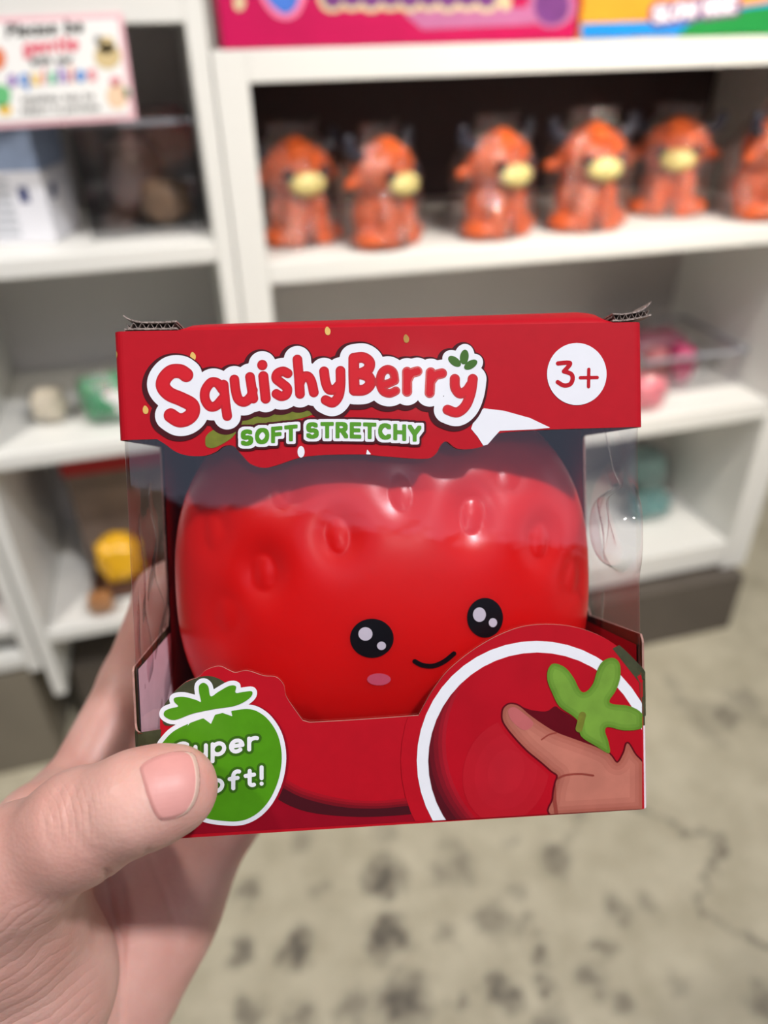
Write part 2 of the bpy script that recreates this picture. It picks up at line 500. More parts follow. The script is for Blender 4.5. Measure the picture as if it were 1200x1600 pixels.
# stained concrete: the stains and cracks are part of the slab
xs = np.arange(-0.9, 1.6, 0.005); ys = np.arange(0.2, 1.5, 0.005)
X, Y = np.meshgrid(xs, ys, indexing='ij'); st = np.zeros_like(X)
wx = X + 0.022 * (vnoise(X, Y, 60, 1) - .5) + 0.012 * (vnoise(X, Y, 140, 2) - .5); wy = Y + 0.022 * (vnoise(X, Y, 60, 3) - .5) + 0.012 * (vnoise(X, Y, 140, 4) - .5)
for px, py, rp, sd in [(600, 1372, 34, 1), (718, 1352, 30, .55), (870, 1345, 30, .75), (800, 1312, 16, .6), (690, 1367, 22, .5), (600, 1300, 26, .4), (470, 1320, 22, .45), (605, 1462, 38, 1),
                       (700, 1455, 18, .6), (775, 1440, 34, .65), (845, 1490, 20, .8), (825, 1440, 16, .6), (465, 1480, 30, .9), (375, 1490, 24, .8), (390, 1392, 22, .8), (630, 1565, 44, 1), (555, 1575, 30, .6),
                       (725, 1560, 18, .75), (785, 1548, 26, .95), (855, 1540, 17, .8), (925, 1530, 28, .7), (975, 1570, 22, .65), (960, 1420, 22, .6), (945, 1480, 18, .6), (1010, 1412, 18, .5), (810, 1392, 18, .5),
                       (860, 1598, 26, .7), (470, 1590, 26, .7), (390, 1585, 24, .8), (1195, 1565, 26, .7), (1160, 1095, 30, .5), (1130, 1120, 26, .6), (700, 1318, 18, .4), (500, 1395, 16, .4), (1060, 1535, 16, .35)]:
    c = at_z(px, py, FZ); e = at_z(px + rp, py, FZ); r = abs(e[0] - c[0])
    d = np.hypot((wx - c[0]) / r, (wy - c[1]) / (r * 1.05)); st = np.maximum(st, sd * np.clip(1.55 - d * 1.25, 0, 1))
st *= 0.62 + 0.6 * vnoise(X, Y, 95, 9)
for pl, wd, sd in [([(990, 1262), (1060, 1290), (1120, 1312), (1135, 1318), (1110, 1362), (1088, 1402), (1100, 1422), (1140, 1445), (1200, 1478), (1260, 1500)], .006, .7),
                   ([(912, 1270), (880, 1320)], .005, .35), ([(1125, 1160), (1060, 1090), (1050, 1060)], .012, .3), ([(1200, 1130), (1130, 1110), (1060, 1100)], .012, .3)]:
    q = [at_z(a, b, FZ)[:2] for a, b in pl]
    for a, b in zip(q[:-1], q[1:]): st = np.maximum(st, sd * np.clip(1.5 - seg_d(wx, wy, a, b) / wd, 0, 1) * (0.5 + 0.8 * vnoise(X, Y, 50, 12)))
st = np.clip(st, 0, 1)
V = np.stack([X, Y, np.full_like(X, FZ)], -1).reshape(-1, 3); nx, ny = X.shape
I = np.arange(nx * ny).reshape(nx, ny); F = np.stack([I[:-1, :-1], I[1:, :-1], I[1:, 1:], I[:-1, 1:]], -1).reshape(-1, 4)
# outer slab strips round the fine grid
ox0, ox1, oy0, oy1 = -3.5, 3.5, -4.0, 1.95; gx0, gx1, gy0, gy1 = xs[0], xs[-1], ys[0], ys[-1]
ext = []
for x0, x1, y0, y1 in [(ox0, gx0, oy0, oy1), (gx1, ox1, oy0, oy1), (gx0, gx1, oy0, gy0), (gx0, gx1, gy1, oy1)]:
    ext.append(([(x0, y0, FZ), (x1, y0, FZ), (x1, y1, FZ), (x0, y1, FZ)], [(0, 1, 2, 3)]))
eV, eF = join_vf(ext)
fl_m = bpy.data.materials.new('stained_concrete'); fl_m.use_nodes = True
nt = fl_m.node_tree; pb = nt.nodes['Principled BSDF']; pb.inputs['Roughness'].default_value = 0.55
atn = nt.nodes.new('ShaderNodeAttribute'); atn.attribute_name = 'stain'
tc = nt.nodes.new('ShaderNodeTexCoord'); nz = nt.nodes.new('ShaderNodeTexNoise'); nz.inputs['Scale'].default_value = 14; nz.inputs['Detail'].default_value = 8; nz.inputs['Roughness'].default_value = .65
r1 = nt.nodes.new('ShaderNodeValToRGB'); r1.color_ramp.elements[0].position = .33; r1.color_ramp.elements[1].position = .68
r1.color_ramp.elements[0].color = lin((178, 169, 144)); r1.color_ramp.elements[1].color = lin((204, 195, 170))
mx = nt.nodes.new('ShaderNodeMix'); mx.data_type = 'RGBA'; mx.inputs['B'].default_value = lin((100, 93, 82))
nt.links.new(tc.outputs['Object'], nz.inputs['Vector']); nt.links.new(nz.outputs['Fac'], r1.inputs['Fac'])
nt.links.new(r1.outputs['Color'], mx.inputs['A']); nt.links.new(atn.outputs['Fac'], mx.inputs['Factor']); nt.links.new(mx.outputs['Result'], pb.inputs['Base Color'])
nV = len(V)
flo = mk('floor', np.concatenate([V, np.array(eV)]), list(F) + [tuple(i + nV for i in f) for f in eF], fl_m)
a_ = flo.data.attributes.new('stain', 'FLOAT', 'POINT'); a_.data.foreach_set('value', np.concatenate([st.reshape(-1), np.zeros(len(eV))]).astype(np.float32))
struct(flo)

wall_m = mat('painted_wall', (196, 192, 186), .8, .02, 8); ceil_m = mat('painted_ceiling', (236, 236, 238), .8, .02, 6); dark_wall_m = mat('charcoal_wall', (52, 50, 52), .7, .05, 6)
struct(mk('wall_back', *box_vf(-3.5, 3.5, 1.95, 2.05, FZ, 2.62), wall_m))
# the wall behind the camera is slanted to bound the haze; the glowing ceiling panel is added
wd_ = np.array([1, -.68]) / math.hypot(1, .68); wn_ = np.array([-wd_[1], wd_[0]])
def slant(t0, t1, n0, n1, z0, z1):
    p = lambda t, n: tuple(np.array([0, -3.58]) + wd_ * t + wn_ * n)
    V = [(*p(t, n), z) for z in (z0, z1) for t, n in ((t0, n0), (t1, n0), (t1, n1), (t0, n1))]
    return V, [(3, 2, 1, 0), (4, 5, 6, 7), (0, 1, 5, 4), (1, 2, 6, 5), (2, 3, 7, 6), (3, 0, 4, 7)]
struct(mk('wall_front', *slant(-4.2, 4.2, -.1, 0, FZ, 2.62), dark_wall_m))
struct(mk('ceiling', *box_vf(-3.5, 3.5, -5.6, 2.05, 2.64, 2.74), ceil_m))
haze_m = bpy.data.materials.new('haze_glow'); haze_m.use_nodes = True; nt = haze_m.node_tree; nt.nodes.clear()
em = nt.nodes.new('ShaderNodeEmission'); em.inputs[0].default_value = (.62, .72, 1.0, 1); em.inputs[1].default_value = .8; ou = nt.nodes.new('ShaderNodeOutputMaterial'); nt.links.new(em.outputs[0], ou.inputs[0])
side_glow_m = bpy.data.materials.new('side_glow'); side_glow_m.use_nodes = True; nt = side_glow_m.node_tree; nt.nodes.clear()
em2 = nt.nodes.new('ShaderNodeEmission'); em2.inputs[0].default_value = (.84, .90, 1.0, 1); em2.inputs[1].default_value = .7; ou = nt.nodes.new('ShaderNodeOutputMaterial'); nt.links.new(em2.outputs[0], ou.inputs[0])
struct(mk('wall_right', *box_vf(3.5, 3.6, -4.5, 2.05, FZ, 2.62), wall_m))
struct(mk('side_glow_panel', *box_vf(3.47, 3.498, -1.6, 0.6, .75, 2.3), side_glow_m))  # unseen glowing panel, added to brighten the box from the right
struct(mk('haze_panel', *slant(-2.2, 1.9, .005, 1.9, 2.605, 2.635), haze_m))  # unseen panel, added for the haze mirrored in the box film

# =====================================================================================================
# SHELF UNITS
# =====================================================================================================
white_m = mat('white_melamine', (232, 231, 226), .42, .015, 5, bump=.02, bscale=80)
back_m = mat('hardboard_backing', (190, 184, 180), .6, .03, 5)
plinth_m = mat('taupe_plinth', (92, 84, 76), .6, .12, 10); plinth2_m = mat('pale_taupe_plinth', (128, 120, 106), .6, .08, 10); black_m = mat('black_trim', (36, 33, 31), .6, .1, 10)
DEP = 0.34


def shelf_unit(name, label, group, x0, x1, tl, tr, boards, top, bottom, yf=1.0, pf=.06, pm=None, bk=None):
    """boards: (z_under, z_top, drop to the right)"""
    u = empty(name, ((x0 + x1) / 2, yf + DEP / 2, FZ)); tag(u, label, 'shelf', group)
    # thick stiles are a face frame in front of a thin side board
    bevel(mk('side_panel', *join_vf([box_vf(x0, x0 + tl, yf, yf + .022, bottom, top), box_vf(x0, x0 + min(tl, .018), yf + .022, yf + DEP, bottom, top)]), white_m, u), .0015)
    bevel(mk('side_panel', *box_vf(x1 - tr, x1, yf, yf + DEP, bottom, top), white_m, u), .0015)
    bevel(mk('top_board', *box_vf(x0 + tl, x1 - tr, yf, yf + DEP, top - .033, top), white_m, u), .0015)
    for z0, z1, dz in boards:
        bevel(mk('shelf', *box_vf(x0 + tl, x1 - tr, yf + .001, yf + DEP - .008, z0, z1, z0 + dz, z1 + dz), white_m, u), .003, 3)
    mk('back_panel', *box_vf(x0 + tl, x1 - tr, yf + DEP - .008, yf + DEP, bottom + .01, top - .033), bk or back_m, u)
    mk('plinth', *box_vf(x0 + .022, x1 - .022, yf + pf, yf + DEP - .03, FZ, bottom - .0005), pm or plinth_m, u)
    return u


GU = 'white shelf units along the wall'
RU = shelf_unit('shelf_unit', 'wide white shelf unit on the right holding orange calf toys', GU, .068, 1.04, .040, .056, [(.717, .747, -.010), (.393, .428, 0), (.058, .115, 0)], .985, .045, pf=-.03)
mk('shade_sheet', *box_vf(.112, .980, 1.326, 1.330, .752, .950), mat('brown_shade', (66, 52, 51), .7, .05, 8), RU)  # added sheet; its dark brown stands in for the shade in this compartment
shelf_unit('shelf_unit', 'white shelf unit at left with the paper sign on its top edge', GU, -.328, .066, .020, .022, [(.753, .778, 0), (.496, .520, 0), (.176, .200, 0)], 1.045, .062, bk=mat('pale_backing', (226, 222, 220), .6, .02, 5))
shelf_unit('shelf_unit', 'white shelf unit at far left edge, mostly cut off by the frame', GU, -.75, -.332, .020, .020, [(.52, .545, 0), (.205, .226, 0), (.135, .162, 0)], 1.045, .125, pf=.002, pm=plinth2_m)

# =====================================================================================================
# BOXED TOY IN THE HAND
# =====================================================================================================
BL = np.array([-0.06090896, -0.08152918, -0.18240965]); BRc = np.array([0.06873383, -0.07703501, -0.1909273]); TLc = np.array([-0.06485485, 0.04313459, -0.17590347])
ex = BRc - BL; WB = np.linalg.norm(ex); ex /= WB
ey = TLc - BL; HB = np.linalg.norm(ey); ey /= HB
en = np.cross(ex, ey); en /= np.linalg.norm(en); ey = np.cross(en, ex)
DB = 0.095; RC = 0.0022


def uvd(u, v, d):                              # box frame (right, up, into the box) -> world
    u = np.asarray(u, float); return c2w(BL + u[..., None] * ex + np.asarray(v, float)[..., None] * ey - np.asarray(d, float)[..., None] * en)


def px_uv(x, y, d=0.0):                        # picture point on the box plane at depth d
    r = rayc(x, y); t = ((BL - d * en) @ en) / (r @ en); p = r * t[..., None] - BL
    return p @ ex, p @ ey


def u2s(u):
    u = np.asarray(u, float); s = u.copy()
    k = u < RC; s[k] = RC - RC * np.arcsin(np.clip((RC - u[k]) / RC, 0, 1))
    k = u > WB - RC; s[k] = WB - RC + RC * np.arcsin(np.clip((u[k] - WB + RC) / RC, 0, 1))
    return s


def s_left(d): return RC - RC * math.pi / 2 - (d - RC)
def s_right(d): return WB - RC + RC * math.pi / 2 + (d - RC)


def wrap(s, v, o):                             # sheet coordinate round the box front -> world
    s = np.asarray(s, float); v = np.asarray(v, float); o = np.broadcast_to(np.asarray(o, float), s.shape)
    a = np.clip((RC - s) / RC, 0, math.pi / 2); b = np.clip((s - (WB - RC)) / RC, 0, math.pi / 2)
    u = np.clip(s, RC, WB - RC); d = -o.copy()
    L = a > 0; u = np.where(L, RC - (RC + o) * np.sin(a), u); d = np.where(L, RC - (RC + o) * np.cos(a), d)
    Rr = b > 0; u = np.where(Rr, WB - RC + (RC + o) * np.sin(b), u); d = np.where(Rr, RC - (RC + o) * np.cos(b), d)
    d = d + np.where(s < RC - RC * math.pi / 2, (RC - RC * math.pi / 2) - s, 0) + np.where(s > WB - RC + RC * math.pi / 2, s - (WB - RC + RC * math.pi / 2), 0)
    return uvd(u, v, d)


def sheet(name, sv, mats, root, thick, mi=None, o=0.0, **k):
    """card cut to the outline sv (sheet coordinates), folded round the corners"""
    bm = bmesh.new(); vs = [bm.verts.new((a, b, 0)) for a, b in sv]
    for t in tessellate_polygon([[Vector((a, b, 0)) for a, b in sv]]):
        try: bm.faces.new([vs[i] for i in t])
        except ValueError: pass
    cuts = [RC - RC * math.pi / 2 * q for q in np.linspace(0, 1, 7)] + [WB - RC + RC * math.pi / 2 * q for q in np.linspace(0, 1, 7)] + [WB * .25, WB * .5, WB * .75, -.0025, .0006]
    for c in cuts: bmesh.ops.bisect_plane(bm, geom=bm.verts[:] + bm.edges[:] + bm.faces[:], plane_co=(c, 0, 0), plane_no=(1, 0, 0), dist=1e-6)
    bm.verts.index_update()
    co = np.array([v.co[:] for v in bm.verts]); F = []; MI = []
    for f in bm.faces:
        q = [v.index for v in f.verts]; a = co[q]
        ar = sum(a[i][0] * a[(i + 1) % len(q)][1] - a[(i + 1) % len(q)][0] * a[i][1] for i in range(len(q)))
        F.append(q if ar > 0 else q[::-1]); MI.append(mi(a[:, 0].mean(), a[:, 1].mean()) if mi else 0)
    bm.free()
    ob = mk(name, wrap(co[:, 0], co[:, 1], o), F, mats, root, mi=MI, **k)
    return ob


red_p = mat('print_red', (188, 9, 30), .58, .03, 300, coat=.03, spec=.2)
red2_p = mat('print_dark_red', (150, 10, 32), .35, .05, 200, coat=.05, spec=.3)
maroon_p = mat('print_maroon', (70, 6, 20), .6, .04, 300, spec=.25)
wht_p = mat('print_white', (240, 240, 246), .58, .01, 300, coat=.05, spec=.3)
green_p = mat('print_leaf_green', (82, 150, 22), .35, .05, 300, coat=.05, spec=.3)
dkgreen_p = mat('print_dark_green', (58, 104, 22), .38, .05, 300, coat=.05, spec=.3)
olive_p = mat('print_olive', (118, 124, 40), .55, .12, 500, coat=.0, spec=.3)
dkolive_p = mat('print_dark_olive', (62, 64, 38), .55, .2, 400)
cream_p = mat('print_seed_yellow', (232, 190, 100), .4, .05, 300)
letter_p = mat('print_letter_red', (194, 14, 30), .55, .04, 200, coat=.1, spec=.35)
skin_p = mat('print_skin', (174, 98, 82), .35, .12, 120, coat=.05, spec=.3)
skin2_p = mat('print_skin_dark', (150, 66, 56), .35, .12, 120, coat=.05, spec=.3)
skin3_p = mat('print_nail', (196, 104, 104), .35, .06, 200, coat=.05, spec=.3)
pic_p = mat('print_photo_red', (184, 14, 32), .35, .07, 90, coat=.05, spec=.3)
pic2_p = mat('print_photo_shade', (96, 8, 22), .35, .12, 90, coat=.05, spec=.3)
card_in = mat('pale_pink_card', (244, 224, 234), .7, .05, 200)
card_edge = mat('corrugated_card_edge', (158, 142, 134), .85, .35, 900, bump=.5, bscale=900)
tray_m = mat('red_card_liner', (176, 14, 36), .5, .04, 200)

bxc = uvd(np.array([WB / 2]), np.array([0.0]), np.array([DB / 2]))[0]
BOX = empty('toy_package', bxc)
tag(BOX, 'red cardboard toy box with clear window, held in the hand', 'box')


def pxs(pts):                                  # traced picture points on the front -> sheet coordinates
    p = np.array(pts, float); u, v = px_uv(p[:, 0], p[:, 1]); return np.stack([u2s(u), v], 1)


# header band
hd = cr([(245, 686), (258, 694), (275, 706), (295, 712), (320, 712), (337, 706), (350, 697), (365, 697), (378, 711), (392, 725), (412, 731), (432, 727), (480, 713), (560, 710), (600, 713), (662, 717),
         (680, 710), (689, 695), (698, 690), (712, 700), (730, 702), (755, 697), (769, 685), (784, 676), (858, 671)], 5, closed=False)
hs = pxs(hd)[::-1]
vL = px_uv(np.array([183.]), np.array([688.]))[1][0]; vR = px_uv(np.array([1006.]), np.array([666.]))[1][0]
head = [(s_left(DB), vL), (s_left(DB), HB), (s_right(DB), HB), (s_right(DB), vR)] + [tuple(pxs([(1000, 667)])[0])] + [tuple(q) for q in hs] + [tuple(pxs([(186, 688)])[0])]
HDR = sheet('header_panel', head, [red_p, card_edge], BOX, .0006); solid(HDR, .0006, -1, 1)

# lower front card with its side walls and the columns behind the side windows
lo_ = cr([(250, 1140), (252, 1112), (268, 1086), (290, 1066), (310, 1058), (322, 1047), (342, 1041), (357, 1047), (368, 1051), (386, 1048), (412, 1056), (431, 1058), (443, 1070), (447, 1088), (460, 1108), (473, 1126)], 5, closed=False)
lo2 = cr([(484, 1129), (540, 1126), (600, 1122), (654, 1118)], 4, closed=False)
lo3 = cr([(654, 1118), (662, 1103), (678, 1076), (703, 1045), (745, 1012), (790, 988), (830, 977), (880, 977), (925, 988), (965, 1010), (1000, 1044)], 6, closed=False)
vcl = px_uv(np.array([266.]), np.array([976.]), .042)[1][0]; vcr = px_uv(np.array([930.]), np.array([958.]), .044)[1][0]
vfl = px_uv(np.array([204.]), np.array([1046.]))[1][0]; vfr = px_uv(np.array([1018.]), np.array([1000.]))[1][0]; vfr2 = px_uv(np.array([1014.]), np.array([1058.]))[1][0]
vb = px_uv(np.array([213.]), np.array([1146.]))[1][0]
low = [(s_left(DB), 0), (s_right(DB), 0), (s_right(DB), vR + .004), (s_right(.044), vR + .004), (s_right(.044), vcr + .003), (s_right(.041), vcr), (s_right(.003), vfr + .001), (WB - RC + RC * 1.2, vfr - .001), (WB - RC + RC * 1.0, vfr2)]
low += [tuple(q) for q in pxs(lo3)[::-1]] + [tuple(q) for q in pxs(lo2)[::-1]] + [tuple(q) for q in pxs(lo_)[::-1]]
low += [(RC - .0004, vb), (RC - RC * .9, vb + .0006), (RC - RC * 1.2, vb + .002), (RC - RC * 1.3, vfl - .001), (s_left(.003), vfl), (s_left(.040), vcl), (s_left(.042), vcl + .003), (s_left(.042), vL + .004), (s_left(DB), vL + .004)]
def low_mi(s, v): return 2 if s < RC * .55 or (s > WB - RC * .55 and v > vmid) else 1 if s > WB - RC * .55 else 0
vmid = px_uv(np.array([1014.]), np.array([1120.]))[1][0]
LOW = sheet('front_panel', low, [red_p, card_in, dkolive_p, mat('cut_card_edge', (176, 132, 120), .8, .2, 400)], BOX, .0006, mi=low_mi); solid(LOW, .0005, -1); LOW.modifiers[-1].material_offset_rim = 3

# inside liner: red tray round the back, bottom and sides
e_ = .0011
def quad(*p): return ([tuple(uvd(np.array(a), np.array(b), np.array(c))) for a, b, c in p], [(0, 1, 2, 3)])
trv, trf = join_vf([
    quad((e_, e_, DB - .003), (WB - e_, e_, DB - .003), (WB - e_, HB - .002, DB - .003), (e_, HB - .002, DB - .003)),
    quad((e_, e_, .040), (e_, e_, DB - .003), (e_, HB - .002, DB - .003), (e_, HB - .002, .043)),
    quad((WB - e_, e_, DB - .003), (WB - e_, e_, .004), (WB - e_, vfr - .002, .004), (WB - e_, vcr - .002, .0425)),
    quad((WB - e_, vcr - .002, .0425), (WB - e_, HB - .002, .0445), (WB - e_, HB - .002, DB - .003), (WB - e_, e_, DB - .003)),
    quad((e_, e_, .003), (WB - e_, e_, .003), (WB - e_, e_, DB - .003), (e_, e_, DB - .003))])
mk('inner_tray', trv, trf, tray_m, BOX)
sl = mk('side_flap', *quad((e_, e_, .0035), (e_, e_, .0400), (e_, vcl - .002, .0400), (e_, vfl - .001, .0035)), card_in, BOX)  # pale pink panel on the lower left side
bv, bf = join_vf([quad((0, 0, DB), (0, HB, DB), (WB, HB, DB), (WB, 0, DB))]); solid(mk('back_panel', bv, bf, red_p, BOX), .0006)
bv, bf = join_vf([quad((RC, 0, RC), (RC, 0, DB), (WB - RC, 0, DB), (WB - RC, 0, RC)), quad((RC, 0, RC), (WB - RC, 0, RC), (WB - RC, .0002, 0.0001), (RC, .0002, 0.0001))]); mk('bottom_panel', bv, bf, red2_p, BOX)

# lid: doubled board that bows up behind the front edge
us = np.linspace(.0, 1, 41); ds = np.array([0, .0006, .0015, .003, .006, .012, .02, .035, .06, .08, .095])
prof = np.array([-.0012, .0004, .0012, .0019, .0030, .0046, .0056, .0054, .003, .001, 0])
UU, DD = np.meshgrid(.0150 + (WB - .0150 - .0075) * us, ds, indexing='ij'); endf = np.clip(np.minimum(us, 1 - us) / .03, 0, 1)[:, None] ** .5
VV = HB + prof[None] * (0.35 + .65 * endf) * (0.80 + .35 * us[:, None])
I = np.arange(UU.size).reshape(UU.shape); F = np.stack([I[:-1, :-1], I[1:, :-1], I[1:, 1:], I[:-1, 1:]], -1).reshape(-1, 4)
lid = mk('top_panel', uvd(UU, VV, DD).reshape(-1, 3), F, red_p, BOX, smooth=True); solid(lid, .0014)
bv, bf = join_vf([quad((.0, HB - .001, .0022), (WB, HB - .001, .0022), (WB, HB - .001, DB), (0, HB - .001, DB))]); mk('dust_flap', bv, bf, card_edge, BOX)


def torn(u0, u1, lift, curl, seed):
    """ragged corner ear of corrugated board: two liners with fluting between"""
    g = np.random.default_rng(seed); n = 26; parts = []
    t = np.linspace(0, 1, n); uu = u0 + (u1 - u0) * t; base = HB + .0006 + lift * t ** 2.2
    for k, (o, th) in enumerate(((0, .0004), (.0017, .0004))):
        z = base + o * (1 - .25 * t) + (curl * (t ** 6) if k else -0.0003 * t ** 4)
        V = []
        for i in range(n):
            rag = .0006 * g.random() * (t[i] > .1)
            for d in (.0006 + rag, .012): V += [uvd(np.array(uu[i]), np.array(z[i] - th / 2), np.array(d)), uvd(np.array(uu[i]), np.array(z[i] + th / 2), np.array(d))]
        F = []
        for i in range(n - 1):
            a = 4 * i; b = a + 4; F += [(a, b, b + 1, a + 1), (a + 2, a + 3, b + 3, b + 2), (a + 1, b + 1, b + 3, a + 3), (a, a + 2, b + 2, b)]
        F += [(0, 1, 3, 2), (4 * n - 4, 4 * n - 2, 4 * n - 1, 4 * n - 3)]; parts.append((V, F))
    z = base + .00085 * (1 - .25 * t); V = []
    m_ = 90; tt = np.linspace(0, .96, m_)
    for i in range(m_):
        zz = np.interp(tt[i], t, z) + .0006 * math.sin(tt[i] * 40); uq = u0 + (u1 - u0) * tt[i]
        for d in (.0012, .012): V += [uvd(np.array(uq), np.array(zz - .0001), np.array(d)), uvd(np.array(uq), np.array(zz + .0001), np.array(d))]
    F = []
    for i in range(m_ - 1):
        a = 4 * i; b = a + 4; F += [(a, b, b + 1, a + 1), (a + 2, a + 3, b + 3, b + 2), (a + 1, b + 1, b + 3, a + 3), (a, a + 2, b + 2, b)]
    parts.append((V, F)); return join_vf(parts)


mk('torn_flap', *torn(.0150, .0024, .0004, .0016, 3), card_edge, BOX)
mk('torn_flap', *torn(WB - .0075, WB + .0026, .0016, .0016, 4), card_edge, BOX)

# clear window wrapped round the front and both sides
ns, nv_ = 300, 110
ss = np.concatenate([np.linspace(s_left(.044), RC, 260), np.linspace(RC, WB - RC, 90)[1:-1], np.linspace(WB - RC, s_right(.046), 260)]); vv = np.linspace(.012, vL + .012, nv_); SS, VV = np.meshgrid(ss, vv, indexing='ij')
O = np.full_like(SS, -.0009)
O += -.0007 * np.clip(-SS / .02, 0, 1) * np.sin(VV * 260 + SS * 190) * np.exp(-((VV - .052) / .03) ** 2)
cy, cs = px_uv(np.array([985.]), np.array([835.]))[1][0], s_right(.017)
for c_, w_, a_, v0_, v1_, tl_ in ((s_left(.010), .00045, .0011, .018, .062, .10), (s_left(.019), .00040, .0010, .030, .080, .16), (s_left(.027), .00045, .0009, .014, .048, .05), (s_left(.034), .0004, .0007, .05, .09, .2),
                              (s_right(.030), .00045, .0009, .02, .055, -.15), (s_right(.010), .0004, .0011, .062, .088, .35), (s_right(.004), .0004, .0009, .030, .046, .3), (s_right(.020), .0004, .0008, .066, .09, -.2)):
    O += a_ * np.exp(-np.abs(SS - c_ - tl_ * (VV - .045) - .0006 * np.sin(VV * 330)) / w_) * np.clip((VV - v0_) / .006, 0, 1) * np.clip((v1_ - VV) / .006, 0, 1)
q = np.sqrt(((SS - cs) / .014) ** 2 + ((VV - cy) / .011) ** 2)
O += -.0040 * np.exp(-q ** 14) + .0010 * np.exp(-((q - 1.15) / .22) ** 2) * (SS > WB - .001)
O += -.0016 * np.exp(-(((SS - s_right(.008)) - .5 * (VV - .075)) / .0025) ** 2) * np.clip((VV - .064) / .012, 0, 1)
I = np.arange(SS.size).reshape(SS.shape); F = np.stack([I[:-1, :-1], I[1:, :-1], I[1:, 1:], I[:-1, 1:]], -1).reshape(-1, 4)
film_m = film('clear_window_plastic', (.97, .97, .985), gain=2.4, rough=.03, bump=.10, bscale=45)
mk('window_film', wrap(SS.ravel(), VV.ravel(), O.ravel()), F, film_m, BOX, smooth=True)


# printing: flat shapes lying on the card
def decal(name, f, layer, M, parent, step=1.0, d=0.0):
    V, F = fill(f, step, 12); u, v = px_uv(V[:, 0], V[:, 1]); k = np.clip
    return mk(name, wrap(u2s(k(u, 0.0003, WB - .0003)), v, .00004 + .00005 * layer), [q[::-1] for q in F], M, BOX, parent)


c1 = lambda pts: [(160 + .4 * x, 470 + .4 * y) for x, y in pts]          # enlargements the outlines were read from
c2 = lambda pts: [(580 + .4 * x, 470 + .4 * y) for x, y in pts]
c3 = lambda pts: [(160 + .28333 * x, 960 + .28333 * y) for x, y in pts]
c4 = lambda pts: [(600 + .38333 * x, 940 + .38333 * y) for x, y in pts]
L = []
def let(r, *lines):
    for q in lines: L.append((q, r))
sm = lambda pts: [tuple(p) for p in cr(pts, 6, closed=False)]
let(11.2, sm(c1([(328, 290), (305, 276), (270, 278), (243, 305), (238, 335), (262, 364), (310, 385), (350, 408), (352, 440), (328, 462), (298, 466), (268, 448)])))
let(7.7, sm(c1([(468, 345), (450, 322), (425, 320), (403, 350), (402, 385), (420, 412), (445, 410), (468, 385)])), c1([(474, 328), (481, 400), (488, 450)]))
let(7.7, sm(c1([(516, 308), (521, 350), (532, 385), (556, 395), (580, 375), (588, 350)])), c1([(577, 298), (590, 382)]))
let(8.0, c1([(629, 295), (638, 382)]), c1([(625, 251), (625, 252)]))
let(7.6, sm(c1([(724, 284), (706, 276), (684, 285), (680, 305), (700, 322), (722, 342), (718, 366), (698, 373), (680, 364)])))
let(7.7, c1([(762, 230), (768, 300), (772, 364)]), sm(c1([(770, 325), (782, 300), (803, 296), (817, 318), (826, 358)])))
let(7.7, sm(c1([(866, 276), (872, 318), (885, 346), (908, 346), (924, 330)])), sm(c1([(930, 274), (930, 330), (922, 374), (900, 398), (872, 388)])))
let(8.5, sm(c1([(982, 225), (982, 290), (984, 348)])), sm(c1([(982, 225), (1018, 222), (1043, 240), (1038, 268), (1010, 284), (985, 287)])), sm(c1([(1010, 286), (1040, 298), (1046, 326), (1022, 348), (984, 350)])))
let(6.9, sm(c2([(38, 330), (65, 324), (92, 312)])), sm(c2([(92, 312), (86, 280), (64, 268), (42, 282), (34, 318), (46, 352), (72, 362), (96, 352)])))
let(8.0, c2([(140, 278), (140, 355)]), sm(c2([(141, 310), (155, 285), (180, 276)])))
let(8.0, c2([(232, 280), (228, 360)]), sm(c2([(232, 315), (250, 292), (276, 284)])))
let(8.0, sm(c2([(326, 306), (328, 340), (346, 362), (372, 352), (388, 330)])), sm(c2([(396, 306), (388, 360), (368, 410), (335, 436), (298, 426)])))
LETT = d_stroke(L)
leaf3 = d_or(d_ell(*c2([(325, 237)])[0], 11.5, 6.5, .65), d_ell(*c2([(363, 220)])[0], 6.8, 11.5, .15), d_ell(*c2([(388, 250)])[0], 11.5, 6.3, -.55))
base_w = d_or(d_off(LETT, 13.5), d_off(leaf3, 9), d_poly(c1([(300, 300), (440, 330), (800, 300), (1000, 240), (1260, 300), (1260, 350), (960, 360), (700, 390), (460, 400), (330, 420)])), d_poly(c2([(60, 250), (380, 270), (380, 350), (60, 360)])))
decal('logo_shadow', d_off(d_shift(base_w, -2.5, 2.5), 5.5), 2, maroon_p, HDR)
# olive leaf, pale swoosh and the white lettering plate
decal('printed_leaf', d_poly(cr(c1([(402, 548), (408, 525), (440, 500), (530, 450), (640, 425), (830, 402), (832, 435), (780, 458), (640, 482), (540, 505), (500, 540), (440, 573), (408, 570)]), 5)), 1, olive_p, HDR)
decal('printed_swoosh', d_and(d_poly(c2([(390, 500), (410, 440), (440, 420), (520, 430), (620, 458), (700, 496), (640, 502), (502, 508), (482, 530), (455, 561), (438, 566), (415, 530)])), d_not(d_off(base_w, 1))), 1, wht_p, HDR)
decal('logo_plate', base_w, 3, wht_p, HDR)
decal('logo_lettering', LETT, 4, letter_p, HDR)
decal('logo_lettering_tone', d_off(LETT, -2.6), 4.5, mat('print_letter_bright', (212, 22, 38), .5, .03, 200, spec=.3), HDR)
decal('logo_leaf', leaf3, 4, dkgreen_p, HDR)
T1 = write('SOFT', 379, 694, 12.8, 3.1, end=462, rise=-.10, gap=.62); T2 = write('STRETCHY', 481, 682.5, 13.0, 3.1, end=655, rise=.03, gap=.60, bend=2.5)
TX = d_stroke(T1 + T2, True)
